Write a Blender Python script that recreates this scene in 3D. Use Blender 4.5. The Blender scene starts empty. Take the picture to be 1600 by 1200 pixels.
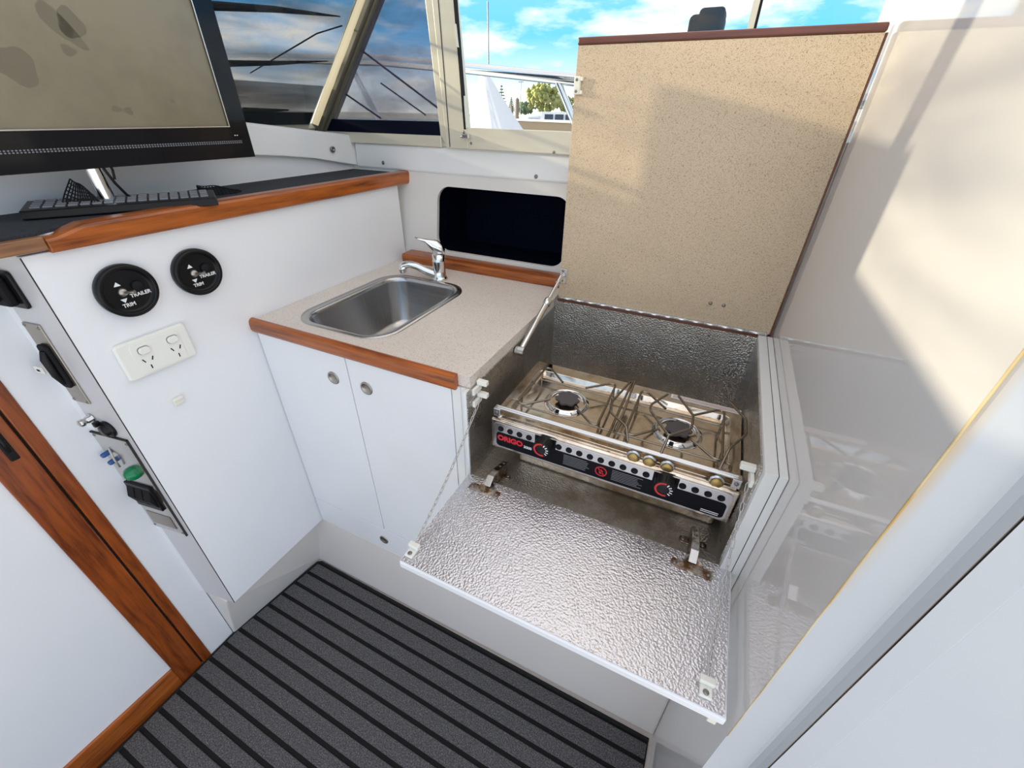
import bpy, bmesh, math, random
from mathutils import Vector, Matrix
random.seed(4)
sc = bpy.context.scene
COL = sc.collection

# ------------------------------------------------------------------ camera
cd = bpy.data.cameras.new('camera'); cam = bpy.data.objects.new('camera', cd); COL.objects.link(cam)
cd.sensor_fit = 'HORIZONTAL'; cd.sensor_width = 36.0; cd.lens = 36.0 * 653.85 / 1600.0
cd.clip_start = 0.02; cd.clip_end = 2000
right = Vector((0.90336, 0.42864, 0.01431)); down = Vector((0.24394, -0.48609, -0.83917)); fwd = Vector((-0.35275, 0.76157, -0.54367))
m = Matrix.Identity(4)
for i in range(3):
    m[i][0] = right[i]; m[i][1] = -down[i]; m[i][2] = -fwd[i]
m[0][3], m[1][3], m[2][3] = 0.0, 0.0, 1.386
cam.matrix_world = m
sc.camera = cam

# ------------------------------------------------------------------ sky, sun, exposure
SKY_STRENGTH = 1.9
SUN_STRENGTH = 11.0
sc.view_settings.view_transform = 'Standard'; sc.view_settings.look = 'None'
sc.view_settings.gamma = 1.0; sc.view_settings.use_curve_mapping = False
sc.view_settings.exposure = 0.0
w = bpy.data.worlds.new('sky'); sc.world = w; w.use_nodes = True
nt = w.node_tree; nt.nodes.clear()
def N(t, typ, **kw):
    n = t.nodes.new(typ)
    for k, v in kw.items(): setattr(n, k, v)
    return n
out = N(nt, 'ShaderNodeOutputWorld'); bg = N(nt, 'ShaderNodeBackground'); bg.inputs[1].default_value = SKY_STRENGTH
tc = N(nt, 'ShaderNodeTexCoord'); sp = N(nt, 'ShaderNodeSeparateXYZ'); nt.links.new(tc.outputs['Generated'], sp.inputs[0])
rmp = N(nt, 'ShaderNodeValToRGB'); nt.links.new(sp.outputs[2], rmp.inputs[0])
e = rmp.color_ramp.elements
e[0].position = 0.0; e[0].color = (0.84, 0.84, 0.82, 1)
e[1].position = 0.7; e[1].color = (0.56, 0.57, 0.62, 1)
x = e.new(0.12); x.color = (0.12, 0.45, 0.84, 1)
mp = N(nt, 'ShaderNodeMapping'); mp.inputs['Scale'].default_value = (1.0, 1.0, 3.6); mp.inputs['Location'].default_value = (0.9, 0.55, 0.3)
mp.inputs['Rotation'].default_value = (0.0, 0.25, 0.0)
nt.links.new(tc.outputs['Generated'], mp.inputs[0])
ns = N(nt, 'ShaderNodeTexNoise'); ns.inputs['Scale'].default_value = 4.0; ns.inputs['Detail'].default_value = 7; ns.inputs['Roughness'].default_value = 0.55
nt.links.new(mp.outputs[0], ns.inputs['Vector'])
cr = N(nt, 'ShaderNodeValToRGB'); cr.color_ramp.elements[0].position = 0.46; cr.color_ramp.elements[1].position = 0.64
nt.links.new(ns.outputs[0], cr.inputs[0])
mx = N(nt, 'ShaderNodeMix', data_type='RGBA'); mx.inputs[7].default_value = (1.0, 0.90, 0.80, 1)
nt.links.new(cr.outputs[0], mx.inputs[0]); nt.links.new(rmp.outputs[0], mx.inputs[6]); nt.links.new(mx.outputs[2], bg.inputs[0])
nt.links.new(bg.outputs[0], out.inputs[0])

sd = bpy.data.lights.new('sun', 'SUN'); sd.energy = SUN_STRENGTH; sd.angle = math.radians(0.8); sd.color = (1.0, 0.86, 0.62)
sun = bpy.data.objects.new('sun', sd); COL.objects.link(sun)
SUND = Vector((0.915, 0.330, -0.203)).normalized()
sun.rotation_euler = SUND.to_track_quat('-Z', 'Y').to_euler(); sun.location = (-6, -1.5, 4)

# ------------------------------------------------------------------ materials
M = {}
def mat(name, col, rough=0.5, metal=0.0, spec=0.5, coat=0.0, coat_rough=0.05):
    mm = bpy.data.materials.new(name); mm.use_nodes = True
    b = mm.node_tree.nodes['Principled BSDF']
    b.inputs['Base Color'].default_value = (*col, 1); b.inputs['Roughness'].default_value = rough
    b.inputs['Metallic'].default_value = metal; b.inputs['Specular IOR Level'].default_value = spec
    b.inputs['Coat Weight'].default_value = coat; b.inputs['Coat Roughness'].default_value = coat_rough
    M[name] = mm
    return mm
def tools(mm):
    t = mm.node_tree; return t, t.nodes['Principled BSDF'], t.links
def coords(t, scale=(1, 1, 1), rot=(0, 0, 0)):
    c = N(t, 'ShaderNodeTexCoord'); p = N(t, 'ShaderNodeMapping'); p.inputs['Scale'].default_value = scale; p.inputs['Rotation'].default_value = rot
    t.links.new(c.outputs['Object'], p.inputs[0]); return p.outputs[0]
def noise(t, vec, scale, detail=3, rough=0.5):
    n = N(t, 'ShaderNodeTexNoise'); n.inputs['Scale'].default_value = scale; n.inputs['Detail'].default_value = detail; n.inputs['Roughness'].default_value = rough
    t.links.new(vec, n.inputs['Vector']); return n.outputs[0]
def ramp(t, fac, stops):
    r = N(t, 'ShaderNodeValToRGB'); t.links.new(fac, r.inputs[0]); el = r.color_ramp.elements
    while len(el) < len(stops): el.new(0.5)
    for q, (p, c) in zip(el, stops): q.position = p; q.color = (*c, 1)
    return r.outputs[0]
def bump(t, b, h, strength, dist=0.001):
    n = N(t, 'ShaderNodeBump'); n.inputs['Strength'].default_value = strength; n.inputs['Distance'].default_value = dist
    t.links.new(h, n.inputs['Height']); t.links.new(n.outputs[0], b.inputs['Normal'])

def plain_noise(name, c1, c2, scale, rough, **kw):
    mm = mat(name, c1, rough, **kw); t, b, L = tools(mm)
    v = coords(t); L.new(ramp(t, noise(t, v, scale, 4), [(0.35, c1), (0.65, c2)]), b.inputs['Base Color']); return mm

plain_noise('white_gelcoat', (0.79, 0.80, 0.80), (0.84, 0.84, 0.83), 5, 0.3)
plain_noise('white_laminate', (0.81, 0.82, 0.84), (0.84, 0.85, 0.87), 4, 0.28)
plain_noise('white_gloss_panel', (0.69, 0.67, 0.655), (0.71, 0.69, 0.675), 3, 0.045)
plain_noise('grey_liner', (0.74, 0.69, 0.65), (0.78, 0.73, 0.69), 3, 0.45)
plain_noise('cream_wall', (0.72, 0.70, 0.66), (0.76, 0.74, 0.70), 4, 0.35)
mat('white_edge', (0.80, 0.81, 0.80), 0.35)
mat('white_plastic', (0.82, 0.82, 0.76), 0.35)
mat('cream_plastic', (0.80, 0.78, 0.66), 0.4)
mat('black_plastic', (0.007, 0.007, 0.008), 0.32, spec=0.25)
mat('black_matte', (0.008, 0.008, 0.010), 0.7, spec=0.25)
mat('gloss_black', (0.006, 0.006, 0.008), 0.08, spec=0.25)
mat('chrome', (0.78, 0.78, 0.78), 0.08, metal=1)
mat('steel', (0.62, 0.61, 0.60), 0.22, metal=1)
mat('dull_steel', (0.42, 0.39, 0.35), 0.38, metal=1)
mat('burnt_iron', (0.085, 0.075, 0.08), 0.6)
mat('decal_black', (0.006, 0.006, 0.009), 0.5, spec=0.12)
mat('grey_laminate', (0.60, 0.59, 0.60), 0.3)
mat('seam', (0.03, 0.028, 0.026), 0.8)
mat('red_print', (0.65, 0.02, 0.03), 0.4)
mat('white_print', (0.85, 0.85, 0.85), 0.4)
mat('grey_print', (0.22, 0.22, 0.24), 0.5)
mat('pink_print', (0.50, 0.30, 0.28), 0.5)
mat('green_knob', (0.0, 0.20, 0.07), 0.25)
mat('blue_knob', (0.03, 0.09, 0.30), 0.35)
mat('brass', (0.42, 0.29, 0.11), 0.38, metal=0.85)
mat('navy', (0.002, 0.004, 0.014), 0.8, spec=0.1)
mat('screw', (0.25, 0.24, 0.22), 0.4, metal=0.9)
mat('painted_hull', (0.80, 0.80, 0.80), 0.35)
mat('dark_glass', (0.03, 0.04, 0.06), 0.1)
mat('timber_pile', (0.20, 0.16, 0.12), 0.85)
mat('canvas_white', (0.72, 0.72, 0.74), 0.8)
mat('red_paint', (0.35, 0.06, 0.05), 0.6)
mat('concrete', (0.50, 0.48, 0.45), 0.9)
mat('bark', (0.16, 0.11, 0.08), 0.9)
plain_noise('leaf_yellow', (0.40, 0.38, 0.12), (0.20, 0.24, 0.07), 1.4, 0.9)
plain_noise('leaf_dark', (0.08, 0.15, 0.08), (0.16, 0.22, 0.12), 1.2, 0.9)
# anodised aluminium window frame
mm = mat('aluminium_frame', (0.70, 0.66, 0.54), 0.42, metal=0.35)
mat('aluminium_shaded', (0.15, 0.14, 0.105), 0.45, metal=0.4)  # same frame metal, darkened: shade on the unlit post is in this colour
# teak, grain along the given object axis
def teak(name, axis, c1=(0.33, 0.085, 0.013), c2=(0.15, 0.032, 0.006), rough=0.28):
    mm = mat(name, c1, rough, coat=0.25, coat_rough=0.2); t, b, L = tools(mm)
    s = [34, 34, 34]; s['xyz'.index(axis)] = 3.0
    v = coords(t, tuple(s)); n1 = noise(t, v, 2.2, 6, 0.62)
    s2 = [220, 220, 220]; s2['xyz'.index(axis)] = 9.0
    v2 = coords(t, tuple(s2)); n2 = noise(t, v2, 1.0, 3)
    mxn = N(t, 'ShaderNodeMath', operation='MULTIPLY_ADD'); mxn.inputs[1].default_value = 0.35; L.new(n2, mxn.inputs[0]); L.new(n1, mxn.inputs[2])
    L.new(ramp(t, mxn.outputs[0], [(0.48, c2), (0.66, c1), (0.90, tuple(min(1, q * 1.45) for q in c1))]), b.inputs['Base Color'])
    bump(t, b, n2, 0.12, 0.0004)
teak('teak_x', 'x'); teak('teak_y', 'y'); teak('teak_z', 'z', (0.25, 0.055, 0.008), (0.11, 0.020, 0.004)); teak('teak_dark', 'x', (0.115, 0.034, 0.018), (0.06, 0.018, 0.010)); teak('teak_worn', 'y', (0.26, 0.12, 0.055), (0.17, 0.075, 0.035), 0.5)
# speckled worktop laminate
def speckle(name, base, dark, sz=520):
    mm = mat(name, base, 0.38); t, b, L = tools(mm); v = coords(t)
    a = noise(t, v, sz, 2); c = noise(t, v, sz * 0.45, 2); d = noise(t, v, 9, 3)
    r1 = ramp(t, a, [(0.36, dark), (0.45, base)])
    r2 = ramp(t, c, [(0.29, tuple(q * 0.45 for q in base)), (0.34, (1, 1, 1))])
    r3 = ramp(t, d, [(0.3, (0.94, 0.94, 0.94)), (0.7, (1, 1, 1))])
    m1 = N(t, 'ShaderNodeMix', data_type='RGBA', blend_type='MULTIPLY'); m1.inputs[0].default_value = 0.75; L.new(r1, m1.inputs[6]); L.new(r2, m1.inputs[7])
    m2 = N(t, 'ShaderNodeMix', data_type='RGBA', blend_type='MULTIPLY'); m2.inputs[0].default_value = 1; L.new(m1.outputs[2], m2.inputs[6]); L.new(r3, m2.inputs[7])
    L.new(m2.outputs[2], b.inputs['Base Color'])
speckle('worktop_laminate', (0.74, 0.67, 0.61), (0.53, 0.47, 0.41))
speckle('lid_laminate', (0.62, 0.49, 0.34), (0.36, 0.26, 0.16), 760)
# stucco-embossed aluminium sheet
def stucco(name, base, rough, strength, dirt=None):
    mm = mat(name, base, rough, metal=1); t, b, L = tools(mm); v = coords(t)
    n1 = noise(t, v, 280, 1, 0.4); bump(t, b, n1, strength, 0.0022)
    if dirt:
        d = noise(t, v, 7, 6, 0.65)
        L.new(ramp(t, d, [(0.42, base), (0.62, dirt)]), b.inputs['Base Color'])
        L.new(ramp(t, d, [(0.40, (rough,) * 3), (0.62, (rough + 0.28,) * 3)]), b.inputs['Roughness'])
stucco('stucco_bright', (0.68, 0.67, 0.70), 0.27, 0.6)
stucco('stucco_wall', (0.62, 0.60, 0.575), 0.22, 1.0, (0.44, 0.41, 0.37))
stucco('stucco_dirty', (0.55, 0.52, 0.48), 0.36, 0.5, (0.30, 0.25, 0.19))
# stainless stove tray with stains
mm = mat('stained_steel', (0.62, 0.58, 0.52), 0.16, metal=1); t, b, L = tools(mm); v = coords(t)
L.new(ramp(t, noise(t, v, 16, 6, 0.7), [(0.36, (0.76, 0.72, 0.66)), (0.54, (0.66, 0.58, 0.48)), (0.72, (0.36, 0.27, 0.19))]), b.inputs['Base Color'])
L.new(ramp(t, noise(t, v, 22, 4), [(0.35, (0.07,) * 3), (0.7, (0.24,) * 3)]), b.inputs['Roughness'])
mm = mat('brushed_steel', (0.50, 0.49, 0.48), 0.24, metal=1); t, b, L = tools(mm); v = coords(t, (4, 400, 4))
L.new(ramp(t, noise(t, v, 1.0, 3), [(0.3, (0.22,) * 3), (0.7, (0.27,) * 3)]), b.inputs['Roughness'])
mm = mat('wire_brown', (0.28, 0.245, 0.20), 0.18, metal=1)
mm = mat('rusty_steel', (0.45, 0.40, 0.33), 0.32, metal=1); t, b, L = tools(mm); v = coords(t)
L.new(ramp(t, noise(t, v, 60, 5, 0.7), [(0.42, (0.50, 0.46, 0.40)), (0.58, (0.17, 0.08, 0.035))]), b.inputs['Base Color'])
# carpet
mm = mat('carpet_grey', (0.055, 0.055, 0.06), 0.95); t, b, L = tools(mm); v = coords(t)
nn = noise(t, v, 330, 4, 0.8)
L.new(ramp(t, nn, [(0.36, (0.028, 0.027, 0.030)), (0.52, (0.100, 0.097, 0.102)), (0.70, (0.30, 0.295, 0.30))]), b.inputs['Base Color']); bump(t, b, nn, 0.8, 0.003)
mat('carpet_black', (0.006, 0.006, 0.007), 0.9)
# non-slip mat
mm = mat('mat_blue_black', (0.018, 0.022, 0.030), 0.85); t, b, L = tools(mm); v = coords(t)
nn = noise(t, v, 600, 2); L.new(ramp(t, nn, [(0.4, (0.012, 0.015, 0.021)), (0.7, (0.045, 0.05, 0.062))]), b.inputs['Base Color']); bump(t, b, nn, 0.5, 0.002)
# television screen: a tan reflection put into the base colour, blotched by dried smudges
mm = mat('tv_screen', (0.075, 0.066, 0.048), 0.26, spec=0.7); t, b, L = tools(mm); v = coords(t)
L.new(ramp(t, noise(t, v, 4.5, 4, 0.6), [(0.40, (0.22, 0.19, 0.125)), (0.60, (0.17, 0.145, 0.095))]), b.inputs['Base Color'])
# shade mesh: woven cloth, part open
def shade(name, col, openness, var):
    mm = bpy.data.materials.new(name); mm.use_nodes = True; M[name] = mm
    t = mm.node_tree; t.nodes.clear(); o = N(t, 'ShaderNodeOutputMaterial'); mxs = N(t, 'ShaderNodeMixShader'); tr = N(t, 'ShaderNodeBsdfTransparent'); df = N(t, 'ShaderNodeBsdfDiffuse'); df.inputs[0].default_value = (*col, 1)
    c = N(t, 'ShaderNodeTexCoord'); p = N(t, 'ShaderNodeMapping'); p.inputs['Scale'].default_value = (3, 1.0, 9); p.inputs['Rotation'].default_value = (0.25, 0, 0); t.links.new(c.outputs['Object'], p.inputs[0])
    n1 = noise(t, p.outputs[0], 1.5, 3); n2 = noise(t, c.outputs['Object'], 700, 1)
    r = N(t, 'ShaderNodeMapRange'); r.inputs[1].default_value = 0.36; r.inputs[2].default_value = 0.60; r.inputs[3].default_value = 1 - openness + var; r.inputs[4].default_value = 1 - openness - var; t.links.new(n1, r.inputs[0])
    a = N(t, 'ShaderNodeMath', operation='MULTIPLY_ADD'); a.inputs[1].default_value = 0.25; t.links.new(n2, a.inputs[0]); t.links.new(r.outputs[0], a.inputs[2])
    s = N(t, 'ShaderNodeMath', operation='SUBTRACT'); s.use_clamp = True; s.inputs[1].default_value = 0.12; t.links.new(a.outputs[0], s.inputs[0])
    t.links.new(s.outputs[0], mxs.inputs[0]); t.links.new(tr.outputs[0], mxs.inputs[1]); t.links.new(df.outputs[0], mxs.inputs[2]); t.links.new(mxs.outputs[0], o.inputs[0])
shade('shade_mesh', (0.05, 0.055, 0.065), 0.48, 0.13)
shade('shade_mesh_violet', (0.07, 0.065, 0.11), 0.47, 0.07)
# clear glass pane
def glass(name, tint):
    mm = bpy.data.materials.new(name); mm.use_nodes = True; M[name] = mm
    t = mm.node_tree; t.nodes.clear(); o = N(t, 'ShaderNodeOutputMaterial'); mxs = N(t, 'ShaderNodeMixShader'); tr = N(t, 'ShaderNodeBsdfTransparent'); tr.inputs[0].default_value = (*tint, 1); gl = N(t, 'ShaderNodeBsdfGlossy'); gl.inputs['Roughness'].default_value = 0.02
    mxs.inputs[0].default_value = 0.016
    t.links.new(tr.outputs[0], mxs.inputs[1]); t.links.new(gl.outputs[0], mxs.inputs[2]); t.links.new(mxs.outputs[0], o.inputs[0])
glass('clear_glass', (0.96, 0.98, 0.98))
# water
mm = mat('water', (0.10, 0.16, 0.20), 0.12); t, b, L = tools(mm); v = coords(t, (1, 3, 1)); bump(t, b, noise(t, v, 1.2, 4), 0.35, 0.3)
# white jamb gelcoat with yellow-brown run stain that follows the seam height
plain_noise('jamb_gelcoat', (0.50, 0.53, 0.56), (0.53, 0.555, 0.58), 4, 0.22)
t, b, L = tools(M['jamb_gelcoat']); src = b.inputs['Base Color'].links[0].from_socket
cx_ = N(t, 'ShaderNodeTexCoord'); sx = N(t, 'ShaderNodeSeparateXYZ'); L.new(cx_.outputs['Object'], sx.inputs[0])
wob = noise(t, cx_.outputs['Object'], 11, 4)
r1 = N(t, 'ShaderNodeMapRange'); r1.inputs[1].default_value = -0.1255; r1.inputs[2].default_value = -0.1150; r1.inputs[3].default_value = 1.0; r1.inputs[4].default_value = 0.0; L.new(sx.outputs[0], r1.inputs[0])
r2 = N(t, 'ShaderNodeMapRange'); r2.inputs[1].default_value = 1.00; r2.inputs[2].default_value = 1.20; r2.inputs[3].default_value = 0.0; r2.inputs[4].default_value = 1.3; L.new(sx.outputs[2], r2.inputs[0])
mu = N(t, 'ShaderNodeMath', operation='MULTIPLY'); L.new(r1.outputs[0], mu.inputs[0]); L.new(r2.outputs[0], mu.inputs[1])
mu2 = N(t, 'ShaderNodeMath', operation='MULTIPLY'); mu2.use_clamp = True; L.new(mu.outputs[0], mu2.inputs[0]); L.new(wob, mu2.inputs[1])
mxs_ = N(t, 'ShaderNodeMix', data_type='RGBA'); mxs_.inputs[7].default_value = (0.55, 0.34, 0.08, 1); L.new(mu2.outputs[0], mxs_.inputs[0]); L.new(src, mxs_.inputs[6]); L.new(mxs_.outputs[2], b.inputs['Base Color'])
mm = mat('stain_yellow', (0.62, 0.47, 0.20), 0.5); t, b, L = tools(mm); v = coords(t)
L.new(ramp(t, noise(t, v, 14, 4), [(0.35, (0.70, 0.58, 0.34)), (0.60, (0.55, 0.36, 0.12))]), b.inputs['Base Color'])
mat('groove_brown', (0.20, 0.15, 0.10), 0.7)

# ------------------------------------------------------------------ mesh helpers
class B:
    def __init__(s): s.v = []; s.f = []; s.sm = []
    def add(s, vs, fs, smooth=False):
        o = len(s.v); s.v += [Vector(q) for q in vs]
        for f in fs: s.f.append([i + o for i in f]); s.sm.append(smooth)
        return s
    def box(s, a, b):
        x0, x1 = sorted((a[0], b[0])); y0, y1 = sorted((a[1], b[1])); z0, z1 = sorted((a[2], b[2]))
        return s.add([(x0, y0, z0), (x1, y0, z0), (x1, y1, z0), (x0, y1, z0), (x0, y0, z1), (x1, y0, z1), (x1, y1, z1), (x0, y1, z1)],
                     [(0, 3, 2, 1), (4, 5, 6, 7), (0, 1, 5, 4), (1, 2, 6, 5), (2, 3, 7, 6), (3, 0, 4, 7)])
    def prism(s, poly, vec):
        n = len(poly); vec = Vector(vec); p = [Vector(q) for q in poly]
        nrm = Vector((0, 0, 0))
        for i in range(n): nrm += p[i].cross(p[(i + 1) % n])
        if nrm.dot(vec) < 0: p = p[::-1]
        vs = p + [q + vec for q in p]
        return s.add(vs, [list(range(n))[::-1], list(range(n, 2 * n))] + [(i, (i + 1) % n, n + (i + 1) % n, n + i) for i in range(n)])
    def tube(s, path, r, seg=10, caps=True):
        P = [Vector(q) for q in path]; n = len(P); rs = r if isinstance(r, (list, tuple)) else [r] * n
        vs = []; prev = None
        for i, q in enumerate(P):
            d = (P[min(i + 1, n - 1)] - P[max(i - 1, 0)]).normalized()
            if prev is None:
                a = Vector((0, 0, 1)) if abs(d.z) < 0.9 else Vector((1, 0, 0)); u = d.cross(a).normalized()
            else:
                u = (prev - d * prev.dot(d)).normalized()
            prev = u; v = d.cross(u)
            for k in range(seg):
                t = 2 * math.pi * k / seg; vs.append(q + (u * math.cos(t) + v * math.sin(t)) * rs[i])
        fs = [(i * seg + k, i * seg + (k + 1) % seg, (i + 1) * seg + (k + 1) % seg, (i + 1) * seg + k) for i in range(n - 1) for k in range(seg)]
        s.add(vs, fs, True)
        if caps:
            s.add(vs[:seg], [list(range(seg))[::-1]]); s.add(vs[-seg:], [list(range(seg))])
        return s
    def lathe(s, c, axis, prof, seg=32, smooth=True):
        c = Vector(c); ax = Vector(axis).normalized(); a = Vector((0, 0, 1)) if abs(ax.z) < 0.9 else Vector((1, 0, 0)); u = ax.cross(a).normalized(); v = ax.cross(u)
        vs = []
        for (r, h) in prof:
            for k in range(seg):
                t = 2 * math.pi * k / seg; vs.append(c + ax * h + (u * math.cos(t) + v * math.sin(t)) * max(r, 1e-5))
        fs = [(i * seg + k, i * seg + (k + 1) % seg, (i + 1) * seg + (k + 1) % seg, (i + 1) * seg + k) for i in range(len(prof) - 1) for k in range(seg)]
        return s.add(vs, fs, smooth)
    def ring_fill(s, outer, inner, vec):
        """plate with a hole: outer and inner loops (3D, coplanar), thickness vec"""
        bm = bmesh.new()
        es = []
        for loop in (outer, inner):
            vv = [bm.verts.new(q) for q in loop]
            for i in range(len(vv)): es.append(bm.edges.new((vv[i], vv[(i + 1) % len(vv)])))
        bmesh.ops.triangle_fill(bm, use_beauty=True, use_dissolve=False, edges=es)
        bm.verts.index_update(); vs = [q.co.copy() for q in bm.verts]; fs = [[q.index for q in f.verts] for f in bm.faces]
        bm.free(); n = len(vs); vec = Vector(vec)
        s.add(vs + [q + vec for q in vs], fs + [[i + n for i in f[::-1]] for f in fs])
        k = len(outer)
        s.add([Vector(q) for q in outer] + [Vector(q) + vec for q in outer], [(i, (i + 1) % k, k + (i + 1) % k, k + i) for i in range(k)])
        k = len(inner)
        s.add([Vector(q) for q in inner] + [Vector(q) + vec for q in inner], [(i, (i + 1) % k, k + (i + 1) % k, k + i) for i in range(k)], True)
        return s
    def mesh(s, name, material):
        me = bpy.data.meshes.new(name); me.from_pydata([tuple(q) for q in s.v], [], s.f); me.polygons.foreach_set('use_smooth', s.sm)
        me.materials.append(M[material]); me.update()
        bm = bmesh.new(); bm.from_mesh(me); bmesh.ops.recalc_face_normals(bm, faces=bm.faces); bm.to_mesh(me); bm.free()
        return me
    def build(s, name, material, parent=None, bevel=0, label=None, seg=2):
        off = wloc(parent) if parent else None
        if parent is None:
            # origin at the base centre of the mesh
            lo = Vector((min(q[i] for q in s.v) for i in range(3))); hi = Vector((max(q[i] for q in s.v) for i in range(3)))
            off = Vector(((lo.x + hi.x) / 2, (lo.y + hi.y) / 2, lo.z))
        s.v = [q - off for q in s.v]
        o = bpy.data.objects.new(name, s.mesh(name, material)); COL.objects.link(o)
        if parent: o.parent = parent
        else: o.location = off
        if bevel:
            md = o.modifiers.new('bevel', 'BEVEL'); md.width = bevel; md.segments = seg; md.limit_method = 'ANGLE'; md.angle_limit = math.radians(40); md.harden_normals = False
        if label: o['label'] = label
        return o
def wloc(o):
    p = Vector((0, 0, 0))
    while o: p += o.location; o = o.parent
    return p
def thing(name, label, cat, loc, group=None):
    o = bpy.data.objects.new(name, None); COL.objects.link(o); o.location = loc; o.empty_display_size = 0.02
    o['label'] = label; o['category'] = cat
    if group: o['group'] = group
    return o
def tag(o, label, cat, group=None, kind=None):
    o['label'] = label; o['category'] = cat
    if group: o['group'] = group
    if kind: o['kind'] = kind
    return o
def struct(o, label=None):
    o['kind'] = 'structure'
    if label: o['label'] = label
    return o
def struct_root(name, loc, label=None):
    o = bpy.data.objects.new(name, None); COL.objects.link(o); o.location = loc; o.empty_display_size = 0.02
    return struct(o, label)
def inst(me, name, loc, parent, rot=None, label=None):
    o = bpy.data.objects.new(name, me); COL.objects.link(o); o.location = Vector(loc) - (wloc(parent) if parent else Vector()); o.parent = parent
    if rot: o.rotation_euler = rot
    if label: o['label'] = label
    return o
def rrect(x0, x1, y0, y1, r, n=6):
    pts = []
    for (cx, cy, a0) in ((x1 - r, y1 - r, 0), (x0 + r, y1 - r, 90), (x0 + r, y0 + r, 180), (x1 - r, y0 + r, 270)):
        for k in range(n + 1):
            a = math.radians(a0 + 90 * k / n); pts.append((cx + r * math.cos(a), cy + r * math.sin(a)))
    return pts
def text(s, size, loc, xdir, ydir, material, parent, name='lettering', depth=0.0004, align='CENTER', wide=1.0, bold=0.0):
    cu = bpy.data.curves.new(name, 'FONT'); cu.body = s; cu.size = size; cu.align_x = align; cu.align_y = 'CENTER'; cu.extrude = depth; cu.offset = bold
    o = bpy.data.objects.new(name + '_tmp', cu); COL.objects.link(o)
    dg = bpy.context.evaluated_depsgraph_get(); me = bpy.data.meshes.new_from_object(o.evaluated_get(dg))
    bpy.data.objects.remove(o); bpy.data.curves.remove(cu)
    X = Vector(xdir).normalized(); Y = Vector(ydir).normalized(); Z = X.cross(Y)
    me.transform(Matrix(((X.x * wide, Y.x, Z.x, 0), (X.y * wide, Y.y, Z.y, 0), (X.z * wide, Y.z, Z.z, 0), (0, 0, 0, 1))))
    me.materials.clear(); me.materials.append(M[material])
    return inst(me, name, loc, parent)
def screw_mesh(r=0.004):
    return B().lathe((0, 0, 0), (0, 0, 1), [(r, 0), (r, 0.0006), (r * 0.7, 0.0015), (0.0, 0.0018)], 14).box((-r * 0.7, -r * 0.1, 0.0012), (r * 0.7, r * 0.1, 0.0021)).mesh('screw', 'screw')
SCREW = screw_mesh()
def screw(loc, nrm, parent, sc_=1.0):
    o = inst(SCREW, 'screw', loc, parent); o.rotation_mode = 'QUATERNION'; o.rotation_quaternion = Vector(nrm).to_track_quat('Z', 'Y'); o.scale = (sc_,) * 3; return o

# ================================================================== SETTING
XL, XR = -0.945, 0.175
struct(B().box((-1.6, -1.6, -0.03), (1.2, 0.72, 0.0)).build('floor', 'grey_liner'), 'grey moulded cabin sole under the carpet')

# moulded plinth below the cupboards (flares a little towards the sole)
pl_ = struct_root('trim_1', (-0.4, 0.56, 0), 'grey moulded plinth below the white cupboards')
B().prism([(-1.2, 0.553, 0.0), (-1.2, 0.569, 0.2545), (-1.2, 0.70, 0.2545), (-1.2, 0.70, 0.0)], (1.375, 0, 0)).build('plinth_front', 'grey_liner', pl_, 0.006)
B().add([(-1.02, 0.57, 0), (-0.968, 0.57, 0.2475), (-0.968, 0.247, 0.2475), (-1.06, 0.247, 0), (-1.2, 0.57, 0), (-1.2, 0.57, 0.2475), (-1.2, 0.247, 0.2475), (-1.2, 0.247, 0)],
        [(0, 3, 2, 1), (4, 5, 6, 7), (1, 2, 6, 5), (3, 7, 6, 2), (0, 1, 5, 4), (0, 4, 7, 3)]).build('plinth_side', 'grey_liner', pl_, 0.004)

# back wall (topside, leaning outwards), with a rounded locker opening
def yb(z): return 1.158 + 0.17 * (z - 0.966)
wb = struct_root('wall_back', (-0.5, 1.16, 0.2), 'cream side wall behind the sink with a rounded locker opening')
hole = [(px, yb(pz), pz) for px, pz in rrect(-0.822, -0.383, 1.003, 1.192, 0.042, 7)]
outer = [(-1.16, yb(0.2), 0.2), (0.6, yb(0.2), 0.2), (0.6, yb(1.30), 1.30), (-1.16, yb(1.30), 1.30)]
B().ring_fill(outer, hole, (0, 0.012, 0)).build('wall_panel', 'cream_wall', wb)
lk = B(); n = len(hole)
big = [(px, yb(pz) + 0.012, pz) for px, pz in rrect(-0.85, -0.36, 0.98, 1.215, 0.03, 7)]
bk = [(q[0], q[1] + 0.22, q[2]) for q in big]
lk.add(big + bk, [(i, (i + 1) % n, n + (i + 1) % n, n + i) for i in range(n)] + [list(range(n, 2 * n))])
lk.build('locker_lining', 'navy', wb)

# side deck coaming strip under the side windows
tb = struct_root('trim_2', (-0.5, 1.2, 1.225), 'white moulded strip under the side windows')
B().prism([(-1.14, 1.197, 1.226), (-1.14, 1.203, 1.297), (-1.14, 1.34, 1.300), (-1.14, 1.34, 1.226)], (1.74, 0, 0)).build('coaming_strip', 'white_gelcoat', tb, 0.006)
for px, pz in ((-1.027, 1.245), (-0.492, 1.238)): screw((px, 1.1985, pz), (0, -1, 0.08), tb, 1.4)
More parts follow.
